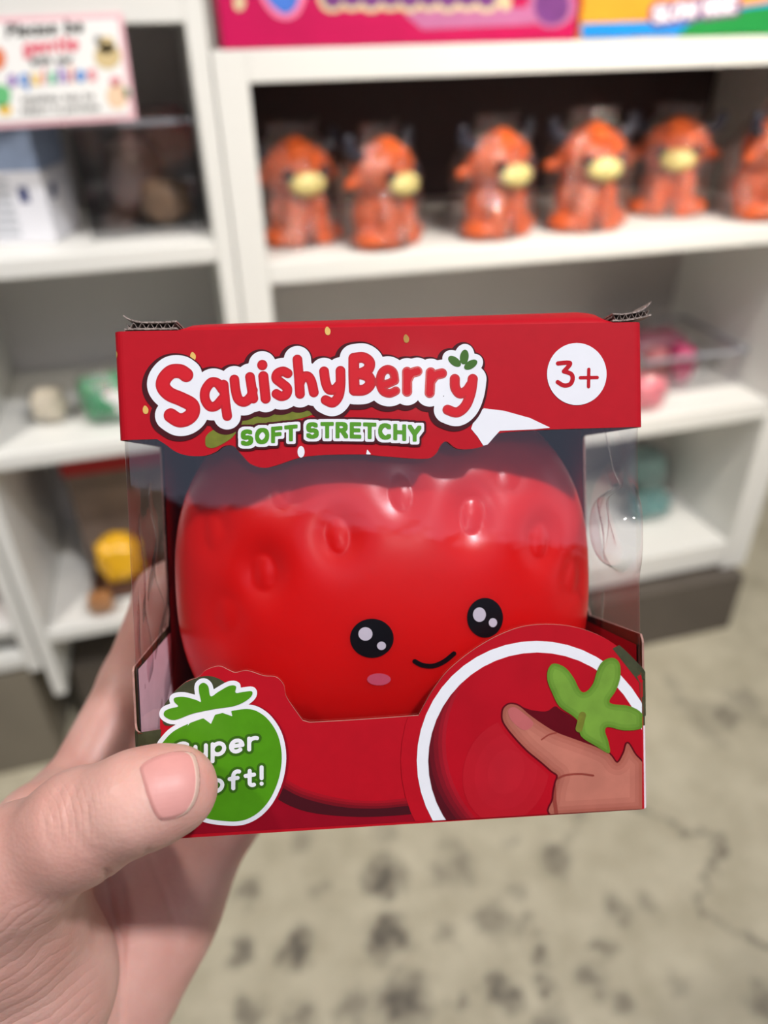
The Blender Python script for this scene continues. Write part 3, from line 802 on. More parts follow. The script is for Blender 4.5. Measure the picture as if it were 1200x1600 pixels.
decal('tagline_shadow', d_off(TX, 7.5), 5, maroon_p, HDR); decal('tagline_plate', d_off(TX, 4.4), 6, wht_p, HDR); decal('tagline_lettering', TX, 7, green_p, HDR)
decal('age_disc', d_ell(901, 584.5, 46.5, 48.5), 2, wht_p, HDR)
decal('age_lettering', d_stroke([(sm(c2([(729, 245), (776, 244), (752, 276)])) + sm(c2([(752, 276), (780, 286), (786, 306), (776, 326), (752, 331), (728, 318)])), 3.4), (c2([(816, 301), (882, 300)]), 2.6), (c2([(849, 268), (848, 336)]), 2.6)]), 3, red_p, HDR)
for x, y in c1([(880, 117), (1187, 147), (46, 205), (169, 425), (354, 216)]) + c2([(137, 147)]):
    decal('printed_seed', d_poly(cr([(x - 1, y - 6.5), (x + 4.2, y - 1), (x + 3, y + 6), (x - 2.5, y + 6), (x - 4.4, y - 1)], 5)), 1, cream_p, HDR)
decal('printed_glint', d_ell(*c1([(776, 590)])[0], 5.5, 9), 1, wht_p, HDR)
decal('printed_glint', d_poly(c1([(1030, 600), (1034, 580), (1050, 600)])), 1, wht_p, HDR)

# lower card printing
low_px = d_poly(np.concatenate([[(218, 1308)], [(215, 1148)], lo_, lo2, lo3, [(1009, 1056), (1011, 1262)]]))
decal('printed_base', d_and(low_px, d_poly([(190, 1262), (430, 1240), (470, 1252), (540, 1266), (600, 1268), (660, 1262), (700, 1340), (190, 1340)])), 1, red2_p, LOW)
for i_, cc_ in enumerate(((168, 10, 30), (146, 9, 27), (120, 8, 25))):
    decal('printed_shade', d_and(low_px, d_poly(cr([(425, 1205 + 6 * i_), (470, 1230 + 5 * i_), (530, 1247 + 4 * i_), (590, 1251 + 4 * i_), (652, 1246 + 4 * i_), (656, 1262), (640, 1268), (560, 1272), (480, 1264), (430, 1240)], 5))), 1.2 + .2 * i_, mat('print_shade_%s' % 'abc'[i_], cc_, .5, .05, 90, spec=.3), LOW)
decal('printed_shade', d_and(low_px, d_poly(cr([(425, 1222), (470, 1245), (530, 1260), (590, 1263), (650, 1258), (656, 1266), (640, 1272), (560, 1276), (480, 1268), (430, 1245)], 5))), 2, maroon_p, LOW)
CC = (838, 1188)
right_edge = d_poly([(600, 900), (1002, 900), (1002, 1264), (600, 1300)])
inlow = d_and(low_px, right_edge)
decal('printed_circle_tab', d_and(inlow, d_ell(*CC, 212, 214)), 3, red_p, LOW)
decal('printed_leaf_edge', d_and(d_off(low_px, 3), d_poly(c4([(930, 190), (960, 175), (1070, 255), (1110, 300), (1110, 470), (1045, 470), (1040, 330)]))), 4, dkolive_p, LOW)
decal('printed_ring', d_and(inlow, d_ell(*CC, 187, 187)), 5, wht_p, LOW)
disc = d_and(inlow, d_ell(CC[0] + 1, CC[1], 170, 169))
decal('printed_photo', disc, 6, pic_p, LOW)
for i_, (dx_, dy_, cc_) in enumerate(((6, -4, (172, 15, 35)), (12, -8, (150, 13, 32)), (18, -12, (128, 11, 29)), (25, -17, (106, 9, 26)), (32, -21, (84, 8, 23)))):
    decal('printed_photo_shade', d_and(disc, d_not(d_ell(CC[0] + 48 - dx_, CC[1] - 30 - dy_ * .3, 184, 178))), 6.3 + .25 * i_, mat('print_photo_shade_%s' % 'abcde'[i_], cc_, .5, .1, 90, spec=.3), LOW)
decal('printed_photo_shade', d_and(disc, d_poly(cr(c4([(552, 425), (600, 440), (660, 445), (695, 425), (720, 440), (780, 480), (800, 540), (840, 590), (720, 550), (640, 500), (580, 455)]), 5))), 7, pic2_p, LOW)
hand_px = cr(c4([(482, 460), (488, 432), (512, 416), (548, 424), (590, 458), (640, 494), (700, 530), (780, 560), (860, 590), (915, 618), (948, 655), (975, 615), (990, 575), (1020, 620), (1060, 680), (1070, 850), (700, 870), (688, 800), (697, 740), (706, 706), (680, 685), (640, 650), (580, 600), (520, 535), (488, 490)]), 5)
hp = d_and(d_poly(hand_px), inlow)
decal('printed_hand_outline', d_and(d_off(hp, 2.5), disc), 7.5, pic2_p, LOW)
decal('printed_hand', hp, 8, skin_p, LOW)
for i_, (o_, cc_) in enumerate(((-5, (182, 106, 90)), (-11, (190, 114, 97)), (-19, (197, 121, 103)))):
    decal('printed_hand_tone', d_off(hp, o_), 8.2 + .2 * i_, mat('print_skin_%s' % 'abc'[i_], cc_, .5, .10, 120, spec=.3), LOW)
for i_, (sx2, sy2, cc_) in enumerate(((66, 82, (186, 16, 34)), (48, 60, (189, 19, 37)), (28, 36, (192, 23, 40)))):
    decal('printed_photo_tone', d_and(disc, d_ell(790, 1205, sx2, sy2, .3), d_not(d_off(hp, 8))), 7.1 + .15 * i_, mat('print_tone_%s' % 'abc'[i_], cc_, .5, .06, 90, spec=.3), LOW)
decal('printed_hand_crease', d_and(hp, d_stroke([(sm(c4([(702, 720), (740, 704), (800, 700), (850, 706)])), 1.6), (sm(c4([(640, 560), (670, 540), (700, 532)])), 1.2), (c4([(690, 700), (692, 800), (700, 862)]), 3.0)])), 9, skin2_p, LOW)
decal('printed_thumbnail', d_poly(cr(c4([(505, 440), (530, 428), (570, 455), (605, 488), (600, 508), (570, 522), (535, 500), (510, 470)]), 5)), 9, skin3_p, LOW)
leaf_px = d_poly(cr(c4([(690, 250), (666, 275), (664, 320), (684, 372), (712, 424), (765, 462), (790, 490), (800, 545), (860, 585), (915, 615), (912, 570), (898, 525), (912, 508), (975, 522), (1047, 512), (1048, 455), (1000, 424), (930, 415), (916, 400), (942, 360), (960, 305), (957, 250), (930, 227), (890, 240), (866, 280), (850, 330), (822, 364), (797, 360), (770, 308), (735, 266)]), 4))
decal('printed_calyx', d_and(leaf_px, inlow), 10, mat('print_calyx_green', (100, 142, 44), .38, .15, 150, coat=.05, spec=.3), LOW)
for i_, (o_, cc_) in enumerate(((-4, (110, 152, 52)), (-9, (120, 162, 58)))):
    decal('printed_calyx_tone', d_off(d_and(leaf_px, inlow), o_), 10.2 + .2 * i_, mat('print_calyx_%s' % 'ab'[i_], cc_, .5, .12, 150, spec=.3), LOW)
decal('printed_stem', d_stroke([(c4([(806, 460), (792, 515)]), 5.5)]), 11, olive_p, LOW)

# round badge
body = d_poly(cr(c3([(300, 720), (322, 680), (380, 622), (480, 572), (600, 532), (720, 504), (800, 495), (860, 508), (920, 548), (970, 612), (1000, 682), (1014, 770), (1008, 860), (984, 950), (940, 1038), (880, 1106), (810, 1148), (740, 1163), (660, 1160), (580, 1148), (500, 1118), (400, 1050), (320, 940), (285, 820)]), 4))
crown = d_poly(cr(c3([(345, 560), (345, 532), (380, 515), (420, 505), (398, 480), (400, 458), (450, 452), (520, 470), (545, 480), (535, 430), (535, 390), (560, 375), (585, 395), (598, 450), (640, 425), (700, 392), (738, 394), (735, 430), (780, 425), (825, 422), (822, 450), (780, 482), (720, 505), (620, 520), (500, 545), (400, 580)]), 4))
decal('badge_leaf_backing', d_and(low_px, d_poly(cr(c3([(345, 610), (330, 560), (330, 520), (400, 400), (470, 370), (530, 345), (600, 340), (670, 370), (700, 420), (560, 520), (420, 600)]), 4))), 2, dkolive_p, LOW)
decal('printed_leaf_edge', d_and(d_off(low_px, 12), d_poly([(200, 1147), (252, 1139), (250, 1170), (205, 1240)])), 2, dkolive_p, LOW)
decal('badge_shade', d_and(low_px, d_off(d_shift(body, 2, 1), 1.5)), 3, red2_p, LOW)
decal('badge_border', d_or(body, d_off(crown, 7)), 4, wht_p, LOW)
teeth = d_poly(c3([(440, 610), (460, 590), (480, 585), (468, 620), (500, 570), (560, 572), (600, 602), (625, 545), (660, 540), (718, 560), (708, 520), (740, 505), (720, 480), (400, 560)]))
decal('badge_body', d_and(d_off(body, -7), d_not(teeth)), 5, green_p, LOW)
decal('badge_crown', crown, 6, green_p, LOW)
BT = write('Super', 274, 1188, 17, 3.15, end=401, rise=-.155, gap=.46) + write('Soft!', 296, 1242, 17, 3.15, end=409, rise=-.165, gap=.50)
decal('badge_lettering_shade', d_off(d_stroke(BT), 4), 7, dkgreen_p, LOW)
decal('badge_lettering', d_stroke(BT), 8, wht_p, LOW)

# =====================================================================================================
# SQUISHY TOY INSIDE THE BOX
# =====================================================================================================
BA, BB, BC, BP = .0612, .0560, .0360, 2.45; BO = np.array([WB / 2 + .0005, .0585, .0402])


def ball_f(q): return (np.abs(q[..., 0] / BA) ** BP + np.abs(q[..., 1] / BB) ** BP + np.abs(q[..., 2] / BC) ** BP) - 1
def cam2box(p): q = p - BL; return np.stack([q @ ex, q @ ey, -(q @ en)], -1)
def ball_hit(x, y):
    r = rayc(x, y); t = np.linspace(.17, .25, 500); p = cam2box(r[:, None] * t[None, :, None]) - BO
    g = ball_f(p) < 0; k = np.argmax(g, 1); k[~g.any(1)] = 300; k = np.maximum(k, 1)
    f1 = ball_f(p[np.arange(len(k)), k]); f0 = ball_f(p[np.arange(len(k)), k - 1]); w = f0 / np.where(f0 - f1 == 0, 1, f0 - f1)
    return p[np.arange(len(k)), k - 1] * (1 - w[:, None]) + p[np.arange(len(k)), k] * w[:, None]


toy_m = mat('red_squishy_rubber', (236, 18, 18), .30, .05, 30, bump=.04, bscale=90, sss=.55, sssr=(1, .10, .06), ssss=.007)
TOY = empty('squishy_toy', uvd(np.array(BO[0]), np.array(BO[1] - BB), np.array(BO[2])))
tag(TOY, 'big round red strawberry squeeze toy with a smiling face inside the box window', 'toy')
nu, nvv = 300, 190
th = np.linspace(0.001, math.pi - .001, nvv); ph = np.linspace(0, 2 * math.pi, nu, endpoint=False); TH, PH = np.meshgrid(th, ph, indexing='ij')
D = np.stack([np.sin(TH) * np.cos(PH), np.cos(TH), np.sin(TH) * np.sin(PH)], -1)
k = (np.abs(D[..., 0] / BA) ** BP + np.abs(D[..., 1] / BB) ** BP + np.abs(D[..., 2] / BC) ** BP) ** (-1 / BP)
Q = D * k[..., None]
N = np.sign(Q) * np.stack([np.abs(Q[..., i]) ** (BP - 1) / r ** BP for i, r in enumerate((BA, BB, BC))], -1); N /= np.linalg.norm(N, axis=-1, keepdims=True)
dis = np.zeros(TH.shape)
dim = [(408, 893, 1.0, 0), (527, 835, .85, .1), (627, 766, .75, .1), (740, 803, 1.05, -.1), (850, 843, .95, -.15), (797, 735, .4, -.1), (437, 763, .45, .1), (330, 830, .5, .1), (560, 715, .3, 0), (690, 705, .3, 0), (350, 960, .4, 0), (900, 900, .6, -.2)]
hits = ball_hit(np.array([d[0] for d in dim], float), np.array([d[1] for d in dim], float))
for h, (_, _, sc, rt) in zip(hits, dim):
    du = Q[..., 0] - h[0]; dv = Q[..., 1] - h[1]; dw = Q[..., 2] - h[2]
    a = du * math.cos(rt) + dv * math.sin(rt); b = -du * math.sin(rt) + dv * math.cos(rt)
    q2 = (a / .0062) ** 2 + (b / .0075) ** 2 + (dw / .0075) ** 2
    dis -= .0027 * sc * np.exp(-q2 * 1.05)
    q1 = np.sqrt((a / .0026) ** 2 + ((b + .0004) / .0042) ** 2 + (dw / .006) ** 2); dis += .0015 * np.clip(1.08 - q1, 0, 1) ** .55 * min(1, sc)
Q2 = Q + N * dis[..., None]
C_ = Q2 + BO; Vw = uvd(C_[..., 0], C_[..., 1], C_[..., 2]).reshape(-1, 3)
I = np.arange(nvv * nu).reshape(nvv, nu); F = np.stack([I[:-1], np.roll(I[:-1], -1, 1), np.roll(I[1:], -1, 1), I[1:]], -1).reshape(-1, 4)
F = [tuple(f) for f in F] + [tuple(I[0][::-1]), tuple(I[-1])]
mk('body', Vw, F, toy_m, TOY, smooth=True)


def face(name, f, lay, M, parent=None):
    V, F = fill(f, 1.6, runs=False); q = ball_hit(V[:, 0], V[:, 1])
    n = np.sign(q) * np.stack([np.abs(q[..., i]) ** (BP - 1) / r ** BP for i, r in enumerate((BA, BB, BC))], -1); n /= np.linalg.norm(n, axis=-1, keepdims=True)
    q = q + n * .00010 * (1 + lay) + BO
    return mk(name, uvd(q[:, 0], q[:, 1], q[:, 2]), [f[::-1] for f in F], M, TOY, parent, smooth=True)


blk = mat('face_black', (16, 14, 20), .3, .1, 200); fwh = mat('face_white', (222, 214, 226), .35, .02, 200); fpk = mat('face_pink', (226, 92, 120), .4, .05, 200)
e1 = face('eye', d_ell(581, 997, 34, 30.5), 1, blk); face('highlight', d_ell(571, 990, 11, 10.5), 2, fwh, e1); face('highlight', d_ell(596, 1008.5, 7, 6.5), 2, fwh, e1)
e2 = face('eye', d_ell(757.5, 965, 28, 31), 1, blk); face('highlight', d_ell(748.5, 960, 10, 11.3), 2, fwh, e2); face('highlight', d_ell(769.5, 972.5, 6.5, 7), 2, fwh, e2)
face('mouth', d_stroke([([tuple(p) for p in cr([(648, 1033), (660, 1039), (677, 1040), (694, 1033), (709, 1021)], 6, closed=False)], 3.8)]), 1, blk)
face('cheek', d_ell(592, 1061, 18.5, 9.3), 1, fpk)

# =====================================================================================================
# HAND
# =====================================================================================================
HF = Field((-0.215, -0.335, -0.325), (0.02, 0.015, -0.148), 0.001)
B_ = lambda u, v, d: BL + u * ex + v * ey - d * en
rf = .0095
# palm: metacarpals fanned from the wrist, filled between
wr = P(60, 1760, .245)
idx0, mid0, rin0, pin0 = P(112, 1270, .262), P(205, 1255, .276), P(285, 1262, .283), P(352, 1285, .285)
HF.chain([(wr, .024), (P(75, 1520, .250), .018), (idx0, .0145)], .012)
HF.chain([(wr, .022), (P(140, 1500, .258), .016), (mid0, .0135)], .014)
HF.chain([(wr, .022), (P(190, 1480, .264), .0155), (rin0, .0130)], .014)
HF.chain([(P(105, 1740, .252), .020), (P(200, 1520, .264), .0165), (P(262, 1420, .272), .0160), (pin0, .0125)], .014)
HF.chain([(wr, .027), (P(0, 1990, .25), .027), (P(-120, 2420, .232), .031)], .01)
# thumb: thenar mass, knuckle, end joint, tip pad
HF.chain([(P(30, 1660, .225), .022), (P(45, 1540, .210), .0215), (P(5, 1430, .192), .0185)], .012)
HF.chain([(P(5, 1430, .192), .0180), (P(20, 1362, .180), .0140), (P(128, 1290, .1718), .0122)], .008)
HF.chain([(P(128, 1290, .1718), .0122), (P(212, 1252, .1682), .0105), (P(262, 1236, .1700), .0094), (P(277, 1232, .1704), .0086)], .005)
# web between thumb and index
HF.chain([(P(0, 1400, .205), .015), (P(70, 1310, .235), .014), (idx0, .0135)], .016)
# fingers run behind the box
def fing(p0, r0, pts, k=.004): HF.chain([(p0, r0)] + pts, k)
fing(idx0, .0145, [(P(205, 1062, .287), .0112), (B_(-.016, .045, DB + .0125), .0106), (B_(.004, .058, DB + .0140), .0098), (B_(.024, .062, DB + .0118), .0086)])
fing(mid0, .0135, [(B_(.006, .022, DB + .0172), .0112), (B_(.036, .034, DB + .0134), .0098), (B_(.058, .040, DB + .0116), .0086)])
fing(rin0, .0130, [(B_(.028, .006, DB + .0156), .0108), (B_(.052, .018, DB + .0116), .0094), (B_(.072, .023, DB + .0112), .0083)])
fing(pin0, .0120, [(B_(.046, -.006, DB + .0144), .0096), (B_(.064, .002, DB + .0102), .0082), (B_(.080, .006, DB + .0102), .0073)])
HV, HFc = HF.mesh()
DBG = HF
# smooth the lattice a little
E2 = np.concatenate([HFc[:, [0, 1]], HFc[:, [1, 2]], HFc[:, [2, 3]], HFc[:, [3, 0]]])
def relax(V, F, n, lam=.5):
    A = np.concatenate([F[:, [0, 1]], F[:, [1, 2]], F[:, [2, 3]], F[:, [3, 0]]])
    for _ in range(n):
        acc = np.zeros_like(V); c = np.zeros(len(V))
        np.add.at(acc, A[:, 0], V[A[:, 1]]); np.add.at(c, A[:, 0], 1); np.add.at(acc, A[:, 1], V[A[:, 0]]); np.add.at(c, A[:, 1], 1)
        V = V + lam * (acc / np.maximum(c, 1)[:, None] - V)
    return V
def vnormals(V, F):
    n = np.cross(V[F[:, 2]] - V[F[:, 0]], V[F[:, 3]] - V[F[:, 1]]); N = np.zeros_like(V)
    for i in range(4): np.add.at(N, F[:, i], n)
    return N / np.maximum(np.linalg.norm(N, axis=1, keepdims=True), 1e-12)
HV = relax(HV, HFc, 4)
HN = vnormals(HV, HFc)
# skin folds: fan of wrinkles over the thenar, lines of the palm, knuckle creases
sx_ = 600 - FP * HV[:, 0] / HV[:, 2]; sy_ = 800 + FP * HV[:, 1] / HV[:, 2]
g1 = lambda x, w: np.exp(-(x / w) ** 2)
disp = np.zeros(len(HV)); front = np.clip(HN[:, 2] * 2, 0, 1)
rr = np.hypot((sx_ + 150), (sy_ - 1230) * 1.0); ang = np.arctan2(sy_ - 1230, sx_ + 150)
rr = rr + 5 * np.sin(ang * 9) + 2.5 * np.sin(ang * 23 + 1)
m1 = np.clip((rr - 225) / 50, 0, 1) * np.clip((172 - sx_) / 25, 0, 1) * np.clip((sy_ - 1385) / 40, 0, 1) * front
r2 = np.hypot(sx_ - 30, (sy_ - 1300) * .8); m2 = g1(sx_ - 108, 42) * g1(sy_ - 1272, 55) * front * .55
fold_ph = np.where(m1 > m2, rr / 15.0, r2 / 12.0); fold_m = np.maximum(m1, m2)
def crease(pl, w, dep):
    global disp
    d = np.full(len(HV), 1e3)
    q = cr(pl, 6, closed=False)
    for a, b in zip(q[:-1], q[1:]): d = np.minimum(d, seg_d(sx_, sy_, a, b))
    disp -= dep * g1(d, w) * front
crease([(166, 1362), (176, 1420), (190, 1480), (188, 1600)], 5, .0008)
crease([(192, 1380), (195, 1450), (192, 1600)], 3, .0004)
crease([(230, 1330), (255, 1390), (275, 1450)], 5, .0004)
for pl in ([(95, 1232), (84, 1262), (92, 1300), (104, 1325)], [(120, 1225), (108, 1262), (116, 1300), (140, 1330)], [(140, 1250), (136, 1280), (150, 1310)], [(75, 1250), (70, 1290), (85, 1330)]):
    crease(pl, 3.5, .00028)
HV = HV + HN * disp[:, None]
skin = bpy.data.materials.new('skin'); skin.use_nodes = True
nt = skin.node_tree; pb = nt.nodes['Principled BSDF']; pb.inputs['Roughness'].default_value = .42; pb.inputs['Specular IOR Level'].default_value = .4
pb.inputs['Subsurface Weight'].default_value = .45; pb.inputs['Subsurface Radius'].default_value = (1, .35, .2); pb.inputs['Subsurface Scale'].default_value = .0035
tc = nt.nodes.new('ShaderNodeTexCoord'); nz = nt.nodes.new('ShaderNodeTexNoise'); nz.inputs['Scale'].default_value = 45; nz.inputs['Detail'].default_value = 5
rp = nt.nodes.new('ShaderNodeValToRGB'); rp.color_ramp.elements[0].position = .3; rp.color_ramp.elements[1].position = .72
rp.color_ramp.elements[0].color = lin((216, 158, 144)); rp.color_ramp.elements[1].color = lin((236, 188, 174))
vo = nt.nodes.new('ShaderNodeTexVoronoi'); vo.inputs['Scale'].default_value = 900; n3 = nt.nodes.new('ShaderNodeTexNoise'); n3.inputs['Scale'].default_value = 420; n3.inputs['Detail'].default_value = 6
ad = nt.nodes.new('ShaderNodeMath'); ad.operation = 'ADD'; bp = nt.nodes.new('ShaderNodeBump'); bp.inputs['Strength'].default_value = .10; bp.inputs['Distance'].default_value = .0008
L_ = nt.links.new
for q in (nz, vo, n3): L_(tc.outputs['Object'], q.inputs['Vector'])
L_(nz.outputs['Fac'], rp.inputs['Fac']); L_(rp.outputs['Color'], pb.inputs['Base Color']); L_(vo.outputs['Distance'], ad.inputs[0]); L_(n3.outputs['Fac'], ad.inputs[1]); L_(ad.outputs[0], bp.inputs['Height']); L_(bp.outputs['Normal'], pb.inputs['Normal'])
HAND = mk('person', c2w(HV), HFc, skin, smooth=True)
for an, av in (('fold_phase', fold_ph), ('fold_mask', fold_m)):
    q = HAND.data.attributes.new(an, 'FLOAT', 'POINT'); q.data.foreach_set('value', av.astype(np.float32))
fa, fm_ = nt.nodes.new('ShaderNodeAttribute'), nt.nodes.new('ShaderNodeAttribute'); fa.attribute_name = 'fold_phase'; fm_.attribute_name = 'fold_mask'
def m_(op, a, b=None):
    q = nt.nodes.new('ShaderNodeMath'); q.operation = op
    for i, v in enumerate((a, b)):
        if v is None: continue
        if isinstance(v, (int, float)): q.inputs[i].default_value = v
        else: L_(v, q.inputs[i])
    return q.outputs[0]
wob_ = m_('MULTIPLY', nz.outputs['Fac'], 3.2)
grv = m_('POWER', m_('ABSOLUTE', m_('SINE', m_('MULTIPLY', m_('ADD', fa.outputs['Fac'], wob_), math.pi))), 0.6)
b2 = nt.nodes.new('ShaderNodeBump'); b2.inputs['Strength'].default_value = .28; b2.inputs['Distance'].default_value = .0007
L_(m_('MULTIPLY', grv, fm_.outputs['Fac']), b2.inputs['Height']); L_(bp.outputs['Normal'], b2.inputs['Normal']); L_(b2.outputs['Normal'], pb.inputs['Normal'])
tag(HAND, "person's bare left hand gripping the lower left corner of the red box", 'person')


def hand_front(x, y, lo=.145, hi=.21):
    r = rayc(x, y); t = np.linspace(lo, hi, 260); d = HF.sample(r[:, None] * t[None, :, None]); g = d < 0
    k = np.maximum(np.argmax(g, 1), 1); i = np.arange(len(k)); w = d[i, k - 1] / (d[i, k - 1] - d[i, k]); z = t[k - 1] + w * (t[k] - t[k - 1])
    z[~g.any(1)] = np.nan; return z


nail_m = mat('fingernail', (224, 158, 150), .45, .05, 120, spec=.4); nail_tip_m = mat('fingernail_edge', (228, 196, 178), .4, .04, 120)
nail_px = d_poly(cr([(219, 1200), (224, 1222), (231, 1246), (240, 1268), (250, 1281), (266, 1281), (283, 1276), (298, 1266), (309, 1246), (313, 1222), (311, 1198), (304, 1179), (290, 1174), (268, 1175), (244, 1182), (228, 1190)], 5))
def nail(name, f, lift, M, parent, ref=None):
    V, F = fill(f, 1.5, runs=False); z = hand_front(V[:, 0], V[:, 1]); z = np.where(np.isnan(z), np.nanmean(z), z)
    dd = (ref or f)(V[:, 0], V[:, 1]); z = z - lift * np.clip(-dd / 5, .12, 1)
    o = mk(name, c2w(rayc(V[:, 0], V[:, 1]) * z[:, None]), [q[::-1] for q in F], M, parent=parent, smooth=True); solid(o, .0003); return o
NL = nail('thumbnail', nail_px, .0005, nail_m, HAND)
nail('nail_edge', d_and(d_off(nail_px, -.5), d_not(d_shift(d_off(nail_px, 0), -7, 1))), .00058, nail_tip_m, NL, nail_px)

# =====================================================================================================
# THINGS ON THE SHELVES
# =====================================================================================================
# --- orange calf toys in clear bags
calf_m = mat('orange_squishy', (202, 88, 36), .34, .10, 40, bump=.15, bscale=120, spec=.5)
horn_m = mat('dark_horn', (44, 44, 56), .4, .1, 80); muzz_m = mat('cream_muzzle', (222, 206, 134), .42, .05, 80); eyeg_m = mat('grey_eye', (46, 42, 50), .25, .1, 100)
bag_m = film('clear_toy_bag', (.97, .96, .97), gain=4.2, rough=.07, bump=1.0, bscale=60, dist=.02)
CF = Field((-.085, -.07, -.004), (.085, .06, .19), .0022)
CF.ell((0, .006, .050), (.044, .037, .052), 0); CF.ell((0, -.004, .118), (.052, .041, .047), .012)
for s in (-1, 1):
    CF.cap((s * .018, -.026, .066), (s * .021, -.035, .013), .015, .0155, .008); CF.ell((s * .042, -.012, .0165), (.019, .030, .0165), .006)
    CF.cap((s * .044, .002, .112), (s * .063, .002, .106), .0115, .0085, .005)
CF.cap((0, -.010, .160), (.004, -.040, .150), .012, .006, .010); CF.cap((-.012, -.010, .157), (-.012, -.038, .149), .010, .005, .010); CF.cap((.03, .03, .03), (.05, .048, .02), .007, .006, .006)
CF.D = np.maximum(CF.D, (-CF.ax[2] + .0005)[None, None, :].astype(np.float32))
CV, CFc = CF.mesh(); CV = relax(CV, CFc, 2)
CV[:, 2] = np.maximum(CV[:, 2], 0)


def calf(label):
    u = empty('calf_toy', (0, 0, 0)); tag(u, label, 'toy', 'orange calf toys in clear bags on the shelf')
    mk('body', CV, CFc, calf_m, u, smooth=True)
    for s in (-1, 1):
        h = cr([(s * .040, .004, .144), (s * .054, .004, .150), (s * .061, .003, .160), (s * .062, .002, .174)], 5, closed=False); hv = Field(h.min(0) - .014, h.max(0) + .014, .0016)
        hv.chain([(p, r) for p, r in zip(h, np.linspace(.0115, .006, len(h)))], .002); a, b = hv.mesh(); mk('horn', a, b, horn_m, u, smooth=True)
        mk('eye', *ellipsoid((s * .0270, -.0425, .1190), (.0082, .0055, .0086)), eyeg_m, u, smooth=True)
    mz = mk('muzzle', *ellipsoid((0, -.0430, .1020), (.0270, .0180, .0190)), muzz_m, u, smooth=True)
    for s in (-1, 1): mk('nostril', *ellipsoid((s * .009, -.0590, .107), (.003, .0022, .0022), nu=12, nv=8), horn_m, u, mz, smooth=True)
    n1, n2 = 56, 40; t = np.linspace(0, 1, n2); a = np.linspace(0, 2 * math.pi, n1, endpoint=False)
    V, F = [], []
    g = np.random.default_rng(5); ph1 = g.random(6) * 6
    for j in range(n2):
        z = .001 + .188 * t[j]; w = np.interp(t[j], [0, .08, .3, .62, .84, .93, 1], [.054, .058, .058, .0600, .046, .030, .040]); dpt = np.interp(t[j], [0, .08, .3, .62, .84, .93, 1], [.052, .056, .054, .053, .030, .008, .006])
        for i in range(n1):
            q = 1 + .035 * math.sin(5 * a[i] + ph1[0] + 7 * t[j]) + .03 * math.sin(9 * a[i] + ph1[1] - 11 * t[j]) + .02 * math.sin(15 * a[i] + 17 * t[j])
            V.append((w * q * math.copysign(abs(math.cos(a[i])) ** .8, math.cos(a[i])), .002 + dpt * q * math.copysign(abs(math.sin(a[i])) ** .8, math.sin(a[i])), z + .004 * math.sin(3 * a[i] + 1) * (t[j] > .9)))
    for j in range(n2 - 1):
        for i in range(n1): F.append((j * n1 + i, j * n1 + (i + 1) % n1, (j + 1) * n1 + (i + 1) % n1, (j + 1) * n1 + i))
    F.append(tuple(range(n1))[::-1])
    mk('plastic_bag', V, F, bag_m, u, smooth=True)
    return u


cl = ['bagged orange calf toy at the left end of the row, beside the white upright', 'bagged orange calf toy second from the left, head turned right with a bright muzzle', 'bagged orange calf toy third from the left, above the middle of the red box lid',
      'bagged orange calf toy fourth from the left, facing straight out', 'bagged orange calf toy set back behind its neighbours, face turned to the left', 'bagged orange calf toy at the right edge of the photo']
proto = None
for k, (px, py, Yc, rz, sc) in enumerate([(472, 391, 1.104, 12, .97), (598, 388, 1.056, 34, .97), (768, 376, 1.066, 20, 1.0), (908, 362, 1.068, 2, 1.02), (1033, 350, 1.125, -24, 1.0), (1172, 350, 1.062, 30, 1.03)]):
    o = calf(cl[0]) if proto is None else copy_tree(proto)
    proto = proto or o
    x = at(px, py, Yc)[0]; zt = .747 - .010 * (x - .108) / .876
    o.location = (x, Yc, zt + .0005); o.rotation_euler = (0, 0, math.radians(rz)); o.scale = (sc * 1.0, sc * .95, sc * .83); o['label'] = cl[k]


# --- flat printing on upright faces of things standing at distance Y
def flat(name, f, Y, layer, M, root, parent=None, st=1.0, zmin=-9):
    V, F = fill(f, st); d = rayc(V[:, 0], V[:, 1]) @ R.T; y = Y - .0004 * layer; p = CAM + d * (y / d[:, 1])[:, None]; p[:, 2] = np.maximum(p[:, 2], zmin)
    return mk(name, p, [q[::-1] for q in F], M, root, parent)


# --- packages on top of the right-hand unit
mag_m = mat('magenta_carton', (194, 14, 84), .35, .06, 20); yel_m = mat('yellow_carton', (230, 160, 44), .4, .05, 30); lil_m = mat('lilac_print', (190, 110, 156), .45, .06, 60); purp_m = mat('purple_print', (120, 60, 130), .4, .1, 60)
bl_m = mat('blue_print', (70, 120, 210), .4, .15, 60); bl2_m = mat('sky_blue_print', (20, 140, 220), .4, .05, 60); grn_m = mat('green_print', (30, 140, 64), .4, .05, 60); pk_m = mat('pink_print', (244, 130, 170), .4, .04, 60); wp_m = mat('white_print', (244, 240, 242), .45, .01, 60); cream2 = mat('cream_print', (220, 200, 160), .5, .08, 60)
Yb = 1.004
xa, za = at(347, 66, Yb)[0], .9855; xb = at(901, 45, Yb)[0]
T = empty('magenta_carton', ((xa + xb) / 2, Yb + .06, za)); tag(T, 'long magenta toy carton on top of the right shelf unit', 'box')
bevel(mk('carton', *box_vf(xa, xb, Yb, Yb + .12, za, za + .15), mag_m, T), .003)
flat('printed_face_border', d_poly(cr([(402, -30), (408, -2), (425, 22), (445, 31), (462, 26), (474, 8), (478, -30)], 5)), Yb, 1, pk_m, T); flat('printed_face', d_poly(cr([(410, -30), (416, -4), (430, 14), (446, 22), (458, 16), (466, 2), (470, -30)], 5)), Yb, 2, bl_m, T)
wob = d_or(*[d_ell(x, -6, 24, 26 - 2 * (i % 2)) for i, x in enumerate(range(520, 770, 30))])
